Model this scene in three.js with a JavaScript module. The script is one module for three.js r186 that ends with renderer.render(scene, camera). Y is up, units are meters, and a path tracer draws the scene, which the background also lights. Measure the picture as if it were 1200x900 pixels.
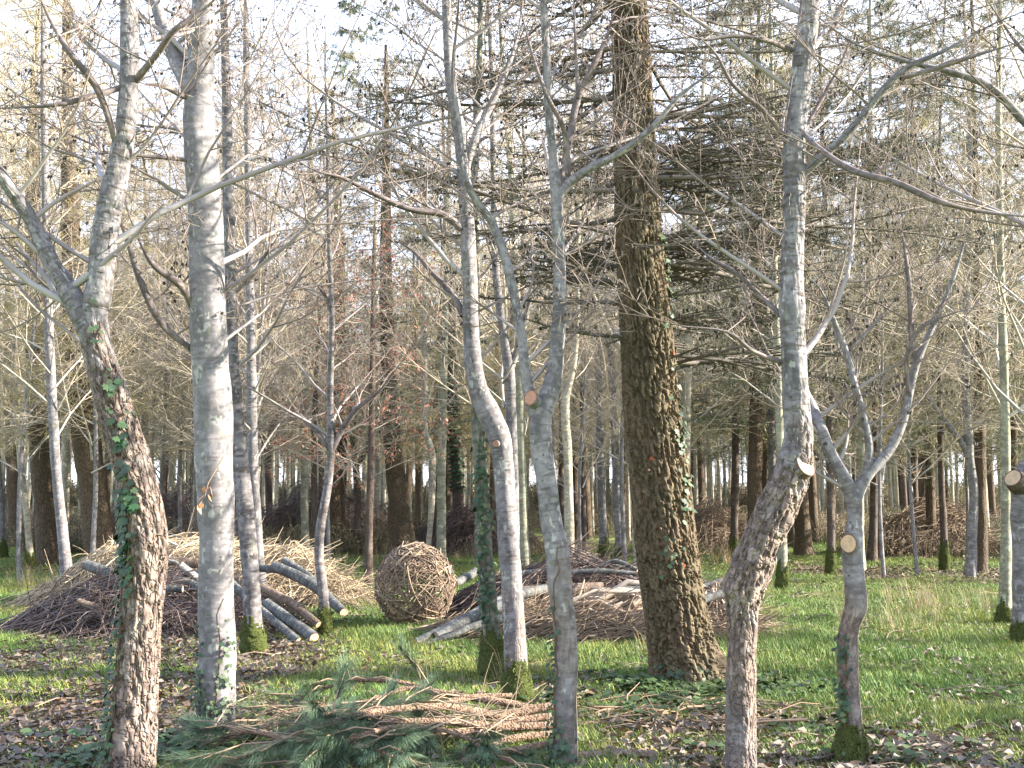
import * as THREE from 'three';

// ------------------------------------------------------------------ camera, sky, sun, exposure
const F = 1287, HOR = 578, EYE = 1.55, PITCH = Math.atan((HOR - 450) / F);
const scene = new THREE.Scene();
const camera = new THREE.PerspectiveCamera(2 * Math.atan(450 / F) * 180 / Math.PI, 4 / 3, 0.05, 3000);
camera.position.set(0, EYE, 0);
camera.lookAt(0, EYE + Math.tan(PITCH) * 10, -10);

const SUN = new THREE.Vector3(0.93, 0.36, 0.03).normalize();
const sun = new THREE.DirectionalLight(new THREE.Color(1.0, 0.91, 0.77), 5);
sun.position.copy(SUN).multiplyScalar(60).add(new THREE.Vector3(0, 0, -18));
sun.target.position.set(0, 0, -18);
sun.castShadow = true;
Object.assign(sun.shadow.camera, { left: -45, right: 45, top: 35, bottom: -35, near: 1, far: 160 });
sun.shadow.mapSize.set(4096, 4096);
scene.add(sun, sun.target);

const renderer = new THREE.WebGLRenderer({ antialias: true });
renderer.setSize(1024, 768);
renderer.toneMapping = THREE.LinearToneMapping;
renderer.toneMappingExposure = 5.1;
renderer.shadowMap.enabled = true;

// ------------------------------------------------------------------ noise and random numbers
function rng(seed) {
  let a = seed >>> 0;
  return () => { a = (a + 0x6D2B79F5) | 0; let t = Math.imul(a ^ (a >>> 15), 1 | a); t = (t + Math.imul(t ^ (t >>> 7), 61 | t)) ^ t; return ((t ^ (t >>> 14)) >>> 0) / 4294967296; };
}
const hash = (x, y, z) => { let h = Math.imul(x, 374761393) ^ Math.imul(y, 668265263) ^ Math.imul(z, 2147483647 - 1274126177); h = Math.imul(h ^ (h >>> 13), 1274126177); h ^= h >>> 16; return (h >>> 0) / 4294967296; };
function noise(x, y, z = 0) {
  const ix = Math.floor(x), iy = Math.floor(y), iz = Math.floor(z);
  let fx = x - ix, fy = y - iy, fz = z - iz;
  fx = fx * fx * (3 - 2 * fx); fy = fy * fy * (3 - 2 * fy); fz = fz * fz * (3 - 2 * fz);
  const a = hash(ix, iy, iz), b = hash(ix + 1, iy, iz), c = hash(ix, iy + 1, iz), d = hash(ix + 1, iy + 1, iz);
  const e = hash(ix, iy, iz + 1), f = hash(ix + 1, iy, iz + 1), g = hash(ix, iy + 1, iz + 1), h = hash(ix + 1, iy + 1, iz + 1);
  const l0 = a + (b - a) * fx, l1 = c + (d - c) * fx, l2 = e + (f - e) * fx, l3 = g + (h - g) * fx;
  const m0 = l0 + (l1 - l0) * fy, m1 = l2 + (l3 - l2) * fy;
  return m0 + (m1 - m0) * fz;
}
const fbm = (x, y, z = 0, o = 3) => { let s = 0, a = 0.5, n = 0; for (let i = 0; i < o; i++) { s += a * noise(x, y, z); n += a; a *= 0.5; x = x * 2.03 + 17; y = y * 2.03 + 5; z = z * 2.03 + 9; } return s / n; };
const sst = (a, b, x) => { const t = Math.min(1, Math.max(0, (x - a) / (b - a))); return t * t * (3 - 2 * t); };
const mix = (a, b, t) => a + (b - a) * t;
const mix3 = (a, b, t) => [mix(a[0], b[0], t), mix(a[1], b[1], t), mix(a[2], b[2], t)];
const V = (x, y, z) => new THREE.Vector3(x, y, z);

// sky: thin bright winter haze with faint blue overhead
{
  const w = 512, h = 256, data = new Float32Array(w * h * 4);
  for (let j = 0; j < h; j++) for (let i = 0; i < w; i++) {
    const el = ((j + 0.5) / h - 0.5) * Math.PI, az = ((i + 0.5) / w - 0.5) * 2 * Math.PI;
    const x = Math.cos(az) * Math.cos(el), y = Math.sin(el), z = Math.sin(az) * Math.cos(el);
    const up = Math.max(0, y), t = Math.pow(up, 0.55);
    const glow = Math.pow(Math.max(0, x * SUN.x + y * SUN.y + z * SUN.z), 5) * 0.35;
    const cl = sst(0.4, 0.7, fbm(x / (up + 0.25) * 1.6 + 7, z / (up + 0.25) * 1.6, 3, 4)) * 0.32;
    let c = mix3([0.95, 0.98, 1.06], [0.42, 0.6, 1.0], t);
    c = mix3(c, [1.02, 1.02, 1.02], cl);
    const o = (j * w + i) * 4;
    data[o] = (c[0] + glow) * 0.52; data[o + 1] = (c[1] + glow * 0.93) * 0.52; data[o + 2] = (c[2] + glow * 0.8) * 0.52; data[o + 3] = 1;
  }
  const t = new THREE.DataTexture(data, w, h, THREE.RGBAFormat, THREE.FloatType);
  t.mapping = THREE.EquirectangularReflectionMapping; t.magFilter = THREE.LinearFilter; t.needsUpdate = true;
  scene.background = t; scene.environment = t;
}

// ------------------------------------------------------------------ from a pixel of the photograph to a place
const CP = Math.cos(PITCH), SP = Math.sin(PITCH);
function ray(px, py) { const x = (px - 600) / F, y = (450 - py) / F; return V(x, y * CP + SP, y * SP - CP); }
function at(px, py, d) { const r = ray(px, py); const t = d / -r.z; return V(r.x * t, EYE + r.y * t, -d); }   // on the upright plane d metres ahead
function depthOf(py) { const r = ray(600, py); return EYE / -r.y * -r.z; }                                   // where the ground meets that row
const size = (wpx, d) => wpx / F * d * 1.01;

// ------------------------------------------------------------------ geometry collector
const tmpA = V(0, 0, 0), tmpB = V(0, 0, 0), tmpN = V(0, 0, 0), tmpT = V(0, 0, 0);
class Geo {
  constructor() { this.p = []; this.n = []; this.u = []; this.c = []; this.i = []; }
  // pts: Vector3[], rad: number[]; col: [r,g,b] or function(k) -> [r,g,b]
  tube(pts, rad, sides, col = [1, 1, 1], o = {}) {
    const m = pts.length, base = this.p.length / 3;
    let t = tmpT.subVectors(pts[1], pts[0]).normalize();
    const n = tmpN.set(Math.abs(t.y) < 0.9 ? 0 : 1, Math.abs(t.y) < 0.9 ? 1 : 0, 0).cross(t).normalize();
    let len = 0;
    for (let k = 0; k < m; k++) {
      if (k > 0) len += pts[k].distanceTo(pts[k - 1]);
      t.subVectors(pts[Math.min(k + 1, m - 1)], pts[Math.max(k - 1, 0)]).normalize();
      n.addScaledVector(t, -n.dot(t)).normalize();
      tmpB.crossVectors(t, n);
      const cc = typeof col === 'function' ? col(k / (m - 1)) : col, extra = o.seam ? 1 : 0;
      for (let s = 0; s < sides + extra; s++) {
        const a = s / sides * Math.PI * 2, ca = Math.cos(a), sa = Math.sin(a);
        const nx = n.x * ca + tmpB.x * sa, ny = n.y * ca + tmpB.y * sa, nz = n.z * ca + tmpB.z * sa;
        let r = rad[k];
        if (o.disp) r += o.disp(s === sides ? 0 : a, len, r, k / (m - 1));
        this.p.push(pts[k].x + nx * r, pts[k].y + ny * r, pts[k].z + nz * r);
        this.n.push(nx, ny, nz);
        this.u.push(s / sides * (o.us ?? 1), (o.vs ?? 1) * (len + (o.v0 ?? 0)));
        this.c.push(cc[0], cc[1], cc[2]);
      }
    }
    const st = sides + (o.seam ? 1 : 0);
    for (let k = 0; k < m - 1; k++) for (let s = 0; s < sides; s++) {
      const a = base + k * st + s, b = base + k * st + (o.seam ? s + 1 : (s + 1) % sides), c = a + st, d = b + st;
      this.i.push(a, b, c, b, d, c);
    }
    if (o.cap) for (const k of [0, m - 1]) {
      const cc = o.capCol ?? (typeof col === 'function' ? col(k / (m - 1)) : col);
      t.subVectors(pts[k ? m - 1 : 1], pts[k ? m - 2 : 0]).normalize().multiplyScalar(k ? 1 : -1);
      const ci = this.p.length / 3;
      this.p.push(pts[k].x, pts[k].y, pts[k].z); this.n.push(t.x, t.y, t.z); this.u.push(0.5, 0.5); this.c.push(...cc);
      for (let s = 0; s < sides; s++) { const q = base + k * st + s; this.p.push(this.p[q * 3], this.p[q * 3 + 1], this.p[q * 3 + 2]); this.n.push(t.x, t.y, t.z); this.u.push(0.5 + 0.5 * Math.cos(s / sides * 6.283), 0.5 + 0.5 * Math.sin(s / sides * 6.283)); this.c.push(...cc); }
      for (let s = 0; s < sides; s++) { const a = ci + 1 + s, b = ci + 1 + (s + 1) % sides; if (k) this.i.push(ci, a, b); else this.i.push(ci, b, a); }
    }
    return this;
  }
  tri(a, b, c, col, nn) {
    const base = this.p.length / 3, n = nn ?? tmpN.subVectors(b, a).cross(tmpA.subVectors(c, a)).normalize();
    for (const q of [a, b, c]) { this.p.push(q.x, q.y, q.z); this.n.push(n.x, n.y, n.z); this.u.push(0, 0); this.c.push(...col); }
    this.i.push(base, base + 1, base + 2);
  }
  // a fan of outline points (leaf shapes)
  fan(center, outline, col, n) {
    const base = this.p.length / 3;
    for (const q of [center, ...outline]) { this.p.push(q.x, q.y, q.z); this.n.push(n.x, n.y, n.z); this.u.push(0, 0); this.c.push(...col); }
    for (let k = 0; k < outline.length; k++) this.i.push(base, base + 1 + k, base + 1 + (k + 1) % outline.length);
  }
  build(recompute) {
    const g = new THREE.BufferGeometry();
    g.setAttribute('position', new THREE.BufferAttribute(new Float32Array(this.p), 3));
    g.setAttribute('normal', new THREE.BufferAttribute(new Float32Array(this.n), 3));
    g.setAttribute('uv', new THREE.BufferAttribute(new Float32Array(this.u), 2));
    g.setAttribute('color', new THREE.BufferAttribute(new Float32Array(this.c), 3));
    g.setIndex(this.i);
    if (recompute) g.computeVertexNormals();
    return g;
  }
}
// smooth the shading seam of a tube built with o.seam
function weldSeam(g, sides) {
  const n = g.attributes.normal, st = sides + 1, rows = Math.floor(n.count / st);
  for (let k = 0; k < rows; k++) {
    const a = k * st, b = a + sides, x = n.getX(a) + n.getX(b), y = n.getY(a) + n.getY(b), z = n.getZ(a) + n.getZ(b), l = Math.hypot(x, y, z) || 1;
    n.setXYZ(a, x / l, y / l, z / l); n.setXYZ(b, x / l, y / l, z / l);
  }
  return g;
}

// ------------------------------------------------------------------ naming
const taken = new Map();
function numbered(name) { const k = taken.get(name) ?? 0; taken.set(name, k + 1); return k ? `${name}_${String(k).padStart(3, '0')}` : name; }
function tag(o, label, category, group, kind) {
  if (label) o.userData.label = label;
  if (category) o.userData.category = category;
  if (group) o.userData.group = group;
  if (kind) o.userData.kind = kind;
  return o;
}
function thing(name, label, category, pos = [0, 0, 0], group) {
  const g = new THREE.Group(); g.name = numbered(name); g.position.set(...pos); scene.add(g);
  return tag(g, label, category, group);
}
function part(parent, name, geo, mat, kind) {
  const m = new THREE.Mesh(geo, mat); m.name = name; m.castShadow = m.receiveShadow = true; parent.add(m);
  if (kind) m.userData.kind = kind;
  return m;
}
function shift(pts, o) { return pts.map((q) => q.clone().sub(o)); }

// ------------------------------------------------------------------ textures
function texture(w, h, fn, srgb = true, wrap = THREE.RepeatWrapping) {
  const d = new Uint8Array(w * h * 4), b = new Uint8Array(w * h * 4);
  for (let j = 0; j < h; j++) for (let i = 0; i < w; i++) {
    const c = fn((i + 0.5) / w, (j + 0.5) / h), o = (j * w + i) * 4;
    for (let k = 0; k < 3; k++) { d[o + k] = Math.max(0, Math.min(255, c[k])); b[o + k] = Math.max(0, Math.min(255, (c[3] ?? 0.5) * 255)); }
    d[o + 3] = b[o + 3] = 255;
  }
  const mk = (data, s) => { const t = new THREE.DataTexture(data, w, h, THREE.RGBAFormat); t.wrapS = t.wrapT = wrap; t.magFilter = THREE.LinearFilter; t.minFilter = THREE.LinearMipmapLinearFilter; t.generateMipmaps = true; if (s) t.colorSpace = THREE.SRGBColorSpace; t.needsUpdate = true; return t; };
  return [mk(d, srgb), mk(b, false)];
}
const ridge = (v) => 1 - Math.min(1, Math.abs(v - 0.5) * 2 * 3.2);

// bark: functions of (theta 0..1, metres along) -> r,g,b (sRGB) and height 0..1
function silverBark(seed, { R = 0.12, brown = () => 0, dark = 0.4, moss = () => 0, tint = [1, 1, 1] } = {}) {
  return (u, y) => {
    const a = u * 6.28318, X = Math.cos(a) * R + seed * 3.1, Z = Math.sin(a) * R + seed * 1.7;
    const n1 = fbm(X * 9, y * 7, Z * 9, 3), n2 = fbm(X * 26, y * 34, Z * 26, 3);
    const line = sst(0.62, 0.78, fbm(X * 7, y * 130, Z * 7, 2)) * sst(0.4, 0.65, fbm(X * 16, y * 11, Z * 16, 2));
    const ring = sst(0.6, 0.75, fbm(X * 5, y * 42, Z * 5, 2));
    const n3 = fbm(X * 60, y * 60, Z * 60, 2);
    let c = mix3([126, 122, 124], [74, 71, 73], sst(0.3, 0.72, n1 * 0.6 + n2 * 0.4) * (0.35 + dark));
    c = mix3(c, [150, 146, 146], sst(0.5, 0.75, fbm(X * 13, y * 48, Z * 13, 3)) * 0.5);
    c = mix3(c, [80, 72, 69], ring * (0.2 + dark * 0.85));
    c = mix3(c, [70, 63, 60], line * (0.35 + dark * 0.6));
    c = c.map((q) => q * (0.9 + n3 * 0.2));
    const spot = sst(0.74, 0.84, fbm(X * 30, y * 46, Z * 30, 2)); c = mix3(c, [62, 56, 53], spot * 0.7);
    const lich = sst(0.66, 0.78, fbm(X * 18, y * 14, Z * 18 + 40, 3)); c = mix3(c, [128, 136, 104], lich * 0.35);
    const fleck = sst(0.66, 0.7, fbm(X * 34, y * 30, Z * 34 + 70, 2)) * sst(0.5, 0.56, noise(X * 12, y * 9, Z * 12 + 30)); c = mix3(c, [176, 178, 168], fleck * 0.6);
    let h = 0.55 + (n2 - 0.5) * 0.3 - line * 0.2 + ring * 0.15 - spot * 0.2;
    const b = sst(0.28, 0.7, brown(y, u) * 0.75 + fbm(X * 11, y * 6, Z * 11 + 9, 3) * 0.5 - 0.12);
    if (b > 0) {
      const cr = ridge(fbm(X * 34, y * 10, Z * 34, 4)), cr2 = ridge(fbm(X * 22 + 5, y * 30, Z * 22, 4)), p = fbm(X * 40, y * 30, Z * 40, 2);
      let q = mix3([128, 112, 102], [88, 75, 69], sst(0.3, 0.7, p)); q = mix3(q, [160, 149, 140], sst(0.55, 0.75, fbm(X * 12, y * 12, Z * 12 + 3, 2)) * 0.6);
      const k = Math.max(sst(0.6, 0.98, cr), sst(0.7, 1, cr2) * 0.7);
      c = mix3(c, q, b); h = mix(h, 0.85 - k * 0.85 + (p - 0.5) * 0.2, b);
    }
    const ms = sst(0.4, 0.6, moss(y, u) + (fbm(X * 22, y * 20, Z * 22, 3) - 0.5) * 0.7); c = mix3(c, mix3([62, 74, 26], [96, 108, 44], n2), ms * 0.85);
    return [c[0] * tint[0], c[1] * tint[1], c[2] * tint[2], h];
  };
}
function firHeight(X, y, Z) {
  const w = fbm(X * 7, y * 5, Z * 7, 2) * 0.5, a = ridge(fbm(X * 27 + w, y * 6 + w, Z * 27, 4)), b = ridge(fbm(X * 30 + 9, y * 24, Z * 30, 4));
  return 1 - Math.max(sst(0.5, 0.95, a) * 0.95, sst(0.66, 1, b) * 0.65);
}
function firBark(seed, { R = 0.27, moss = () => 0, tint = [1, 1, 1] } = {}) {
  return (u, y) => {
    const a = u * 6.28318, X = Math.cos(a) * R + seed * 2.3, Z = Math.sin(a) * R + seed;
    const h = firHeight(X, y, Z), p = fbm(X * 45, y * 30, Z * 45, 3), q = fbm(X * 5, y * 3, Z * 5, 3);
    let c = mix3([98, 84, 69], [84, 75, 58], sst(0.35, 0.65, q)); c = mix3(c, [122, 108, 90], sst(0.5, 0.75, p) * 0.6); c = mix3(c, [88, 72, 58], sst(0.5, 0.25, p) * 0.5);
    const ms = sst(0.45, 0.62, moss(y, u) + (fbm(X * 14, y * 10, Z * 14, 3) - 0.5) * 0.8); c = mix3(c, mix3([66, 70, 36], [92, 94, 54], p), ms * 0.45);
    return [c[0] * tint[0], c[1] * tint[1], c[2] * tint[2], 0.2 + h * 0.6 + (p - 0.5) * 0.3];
  };
}
function barkMaterial(fn, length, name, { w = 192, h = 1024, bump = 0.006, rough = 0.9, repeatM } = {}) {
  const [m, b] = texture(w, h, (u, v) => fn(u, v * length), true);
  const mat = new THREE.MeshStandardMaterial({ map: m, bumpMap: b, bumpScale: bump, roughness: rough, name });
  if (repeatM) for (const t of [m, b]) t.repeat.set(1, 1 / length);
  return mat;
}
const vcol = (rough = 0.9, name = 'twig') => new THREE.MeshStandardMaterial({ vertexColors: true, roughness: rough, name });
const TWIG = vcol(0.85, 'twig bark'), LEAF = new THREE.MeshPhysicalMaterial({ vertexColors: true, roughness: 0.6, transmission: 0.25, thickness: 0, name: 'leaf' });
const IVY = new THREE.MeshPhysicalMaterial({ vertexColors: true, roughness: 0.6, name: 'ivy leaf' });
const NEEDLE = new THREE.MeshStandardMaterial({ vertexColors: true, roughness: 0.7, name: 'needles' });

// shared tiled barks for the trees that stand further off (4 m of trunk, repeated)
function loopY(fn, L) { return (u, y) => { const k = sst(L - 0.6, L, y), a = fn(u, y), b = fn(u, y - L); return a.map((x, i) => mix(x, b[i], k)); }; }
const BARK = {
  silver: barkMaterial(loopY(silverBark(11, { R: 0.09, dark: 0.35 }), 4), 4, 'silver bark', { h: 512, bump: 0.004, repeatM: true }),
  pale: barkMaterial(loopY(silverBark(12, { R: 0.07, dark: 0.15, tint: [1.3, 1.28, 1.14] }), 4), 4, 'pale bark', { h: 512, bump: 0.003, repeatM: true }),
  dark: barkMaterial(loopY(silverBark(13, { R: 0.09, dark: 0.6, brown: () => 0.55, tint: [0.72, 0.68, 0.64] }), 4), 4, 'dark bark', { h: 512, bump: 0.014, repeatM: true }),
  pine: barkMaterial(loopY(firBark(14, { R: 0.2, tint: [0.92, 0.88, 0.85] }), 4), 4, 'brown conifer bark', { h: 512, bump: 0.045, repeatM: true }),
  limb: barkMaterial(loopY(silverBark(16, { R: 0.05, dark: 0.55, brown: () => 0.3, tint: [0.95, 0.9, 0.9] }), 4), 4, 'thin limb bark', { w: 128, h: 512, bump: 0.003, repeatM: true }),
  green: barkMaterial(loopY(silverBark(15, { R: 0.07, dark: 0.2, tint: [1.12, 1.14, 0.98] }), 4), 4, 'greenish bark', { h: 512, bump: 0.003, repeatM: true }),
};

// ------------------------------------------------------------------ ground
const gh = (x, z) => (fbm(x * 0.35 + 40, z * 0.35, 1, 2) - 0.5) * 0.09 + (noise(x * 1.7, z * 1.7, 4) - 0.5) * 0.03;
const SPOTS = [[60, 860, 1.4, 0.18], [230, 830, 1.0, 0.1], [330, 780, 1.2, 0.2], [1130, 860, 1.5, 0.06], [800, 850, 1.3, 0.14], [1000, 672, 3.2, 0.26], [200, 760, 2.5, 0.2],
  [1030, 760, 2.2, -0.28], [1150, 720, 3.0, -0.35], [900, 730, 2.0, -0.3], [430, 725, 2.2, -0.25], [700, 775, 1.6, -0.12], [560, 770, 1.2, -0.1], [20, 690, 2.0, -0.2], [890, 840, 1.0, -0.12]].map(([x, y, r, k]) => { const q = at(x, y, depthOf(y)); return [q.x, q.z, r, k]; });
function litter(x, z) {
  let v = fbm(x * 0.8 + 9, z * 0.8, 2, 3) * 0.65 + fbm(x * 3.1, z * 3.1, 7, 2) * 0.35 - 0.1;
  for (const [sx, sz, r, k] of SPOTS) { const d = ((x - sx) ** 2 + (z - sz) ** 2) / (r * r); if (d < 4) v += k * Math.exp(-d * 1.3); }
  if (z < -24) v += sst(-24, -34, z) * 0.15;
  return v;
}
{
  const [m, b] = texture(1536, 1536, (u, v) => {
    const x = u * 32 - 16, z = -(v * 32) - 4, L = sst(0.42, 0.6, litter(x, z));
    const f = fbm(x * 9, z * 9, 3, 3), s = noise(x * 31, z * 31, 8), s2 = noise(x * 24 + 3, z * 24, 5);
    let grass = mix3([92, 120, 44], [130, 156, 68], f); grass = mix3(grass, [70, 72, 40], sst(0.55, 0.8, s) * 0.6);
    let soil = mix3([80, 68, 50], [112, 95, 72], f); soil = mix3(soil, [126, 104, 82], sst(0.62, 0.78, s) * 0.7); soil = mix3(soil, [66, 54, 44], sst(0.64, 0.8, s2) * 0.8);
    return [...mix3(grass, soil, L), 0.4 + (s - 0.5) * 0.5 + (f - 0.5) * 0.5];
  }, true, THREE.MirroredRepeatWrapping);
  const mat = new THREE.MeshStandardMaterial({ map: m, bumpMap: b, bumpScale: 0.03, roughness: 1, name: 'woodland floor' });
  const nx = 200, nz = 220, x0 = -60, x1 = 60, z0 = 8, z1 = -74, P = [], U = [], I = [];
  for (let j = 0; j <= nz; j++) for (let i = 0; i <= nx; i++) {
    const tx = i / nx * 2 - 1, x = Math.sign(tx) * Math.pow(Math.abs(tx), 1.7) * 60, z = z0 + (z1 - z0) * Math.pow(j / nz, 1.25);
    P.push(x, gh(x, z), z); U.push((x + 16) / 32, (-z - 4) / 32);
  }
  for (let j = 0; j < nz; j++) for (let i = 0; i < nx; i++) { const a = j * (nx + 1) + i, c = a + nx + 1; I.push(a, a + 1, c, a + 1, c + 1, c); }
  const g = new THREE.BufferGeometry();
  g.setAttribute('position', new THREE.Float32BufferAttribute(P, 3)); g.setAttribute('uv', new THREE.Float32BufferAttribute(U, 2)); g.setIndex(I); g.computeVertexNormals();
  const o = part(scene, 'ground', g, mat); tag(o, null, null, null, 'structure');
  // the open field beyond the wood
  const fg = new THREE.PlaneGeometry(2400, 2400, 8, 8); fg.rotateX(-Math.PI / 2);
  const [fm] = texture(256, 256, (u, v) => { const f = fbm(u * 30, v * 30, 1, 3); return mix3([128, 140, 78], [168, 172, 108], f); });
  fm.repeat.set(60, 60);
  const fo = part(scene, 'field', fg, new THREE.MeshStandardMaterial({ map: fm, roughness: 1, name: 'field grass' })); fo.position.y = -0.12; tag(fo, null, null, null, 'structure');
}

// ------------------------------------------------------------------ growing branches
const UP = V(0, 1, 0);
const barkTone = (r) => r > 0.018 ? [0.33, 0.31, 0.31] : r > 0.009 ? [0.27, 0.235, 0.225] : [0.19, 0.15, 0.13];
function sprout(G, p0, dir, len, rad, lvl, c, rnd) {
  const segs = c.segs[lvl] ?? 3, pts = [p0.clone()], rads = [rad], d = dir.clone().normalize(), p = p0.clone();
  const sway = V(rnd() - 0.5, rnd() - 0.5, rnd() - 0.5).multiplyScalar(c.sway ?? 0.1);
  for (let k = 1; k <= segs; k++) {
    d.x += (rnd() - 0.5) * c.wander + sway.x; d.y += (rnd() - 0.5) * c.wander + sway.y + (c.up[lvl] ?? 0); d.z += (rnd() - 0.5) * c.wander + sway.z; d.normalize();
    p.addScaledVector(d, len / segs); if (p.y < 0.3) p.y = 0.3;
    pts.push(p.clone()); rads.push(Math.max(c.min, rad * (1 - (c.taper ?? 0.78) * k / segs)));
  }
  const tone = c.tone ?? barkTone, v = 0.85 + rnd() * 0.3;
  G.tube(pts, rads, rad > 0.02 ? 6 : rad > 0.009 ? 4 : 3, (t) => tone(mix(rad, rads[segs], t)).map((x) => x * v));
  if (c.tip && lvl >= c.levels - (c.tipLevels ?? 1)) c.tip(G, pts, rads, rnd);
  if (lvl >= c.levels) return;
  const n = Math.round(c.kids[lvl] * (0.75 + rnd() * 0.5)), side = rnd() * 6.28;
  for (let k = 0; k < n; k++) {
    const t = (c.from[lvl] ?? 0.2) + (0.98 - (c.from[lvl] ?? 0.2)) * (k + rnd()) / n, f = t * segs, a = Math.min(segs - 1, Math.floor(f));
    const q = pts[a].clone().lerp(pts[a + 1], f - a), td = pts[a + 1].clone().sub(pts[a]).normalize();
    const ax = V(rnd() - 0.5, rnd() - 0.5, rnd() - 0.5).cross(td).normalize();
    if (c.flat) ax.set(td.z, (rnd() - 0.5) * c.flat, -td.x).normalize().multiplyScalar(k % 2 ? 1 : -1);
    const an = (c.ang[lvl] ?? 0.8) * (0.7 + rnd() * 0.6);
    const nd = td.multiplyScalar(Math.cos(an)).addScaledVector(ax, Math.sin(an));
    const r2 = Math.max(c.min, mix(rads[a], rads[a + 1], f - a) * (0.45 + rnd() * 0.25));
    sprout(G, q, nd, len * c.ratio[lvl] * (1.15 - 0.6 * t) * (0.6 + rnd() * 0.8), r2, lvl + 1, c, rnd);
  }
}
// alder or birch like: small dark catkins and cones at some tips
const catkin = (G, pts, rads, rnd) => { if (rnd() < 0.15) { const e = pts[pts.length - 1]; for (let k = 0; k < 2; k++) { const a = e.clone().add(V((rnd() - 0.5) * 0.03, -0.004, (rnd() - 0.5) * 0.03)), b = a.clone().add(V((rnd() - 0.5) * 0.01, -0.022, 0)); G.tube([a, a.clone().lerp(b, 0.5), b], [0.003, 0.0085, 0.003], 4, [0.05, 0.038, 0.032]); } } };
const BROAD = { levels: 2, segs: [7, 5, 3], wander: 0.3, sway: 0.1, up: [0.05, 0.03, 0.02], kids: [8, 6], from: [0.2, 0.15], ang: [0.75, 0.7], ratio: [0.45, 0.42], min: 0.0022, tip: catkin };
const BROADFAR = { ...BROAD, tone: (r) => r > 0.014 ? [0.38, 0.35, 0.31] : r > 0.007 ? [0.38, 0.32, 0.25] : [0.34, 0.285, 0.22], kids: [9, 6], min: 0.0034, segs: [5, 3, 2], tip: null };

// ------------------------------------------------------------------ hero trees, traced
// pts: [px, py, width in px, metres towards (-) or away (+) from the base plane]
function trace(pts, d, step = 0.02) {
  const P = pts.map(([x, y, w, dz = 0]) => ({ p: at(x, y, d + dz), r: size(w, d + dz) / 2 }));
  const curve = new THREE.CatmullRomCurve3(P.map((q) => q.p), false, 'centripetal'), rough = curve.getLength();
  const n = Math.max(6, Math.round(rough / step)), out = [];
  for (let k = 0; k <= n; k++) { const t = k / n, f = t * (P.length - 1), a = Math.min(P.length - 2, Math.floor(f)), s = f - a; out.push({ p: curve.getPoint(t), r: mix(P[a].r, P[a + 1].r, s * s * (3 - 2 * s)) }); }
  return out;
}
const trunkLen = (s) => { let l = 0; for (let k = 1; k < s.length; k++) l += s[k].p.distanceTo(s[k - 1].p); return l; };
function sideDir(s, k, rnd, up = 0.5) {
  let a = rnd() * 6.283; if (Math.sin(a) > 0.45) a = -a; const t = s[Math.min(k + 1, s.length - 1)].p.clone().sub(s[Math.max(0, k - 1)].p).normalize();
  return V(Math.cos(a), up, Math.sin(a)).addScaledVector(t, 0.25).normalize();
}
const heroes = {};
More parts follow.
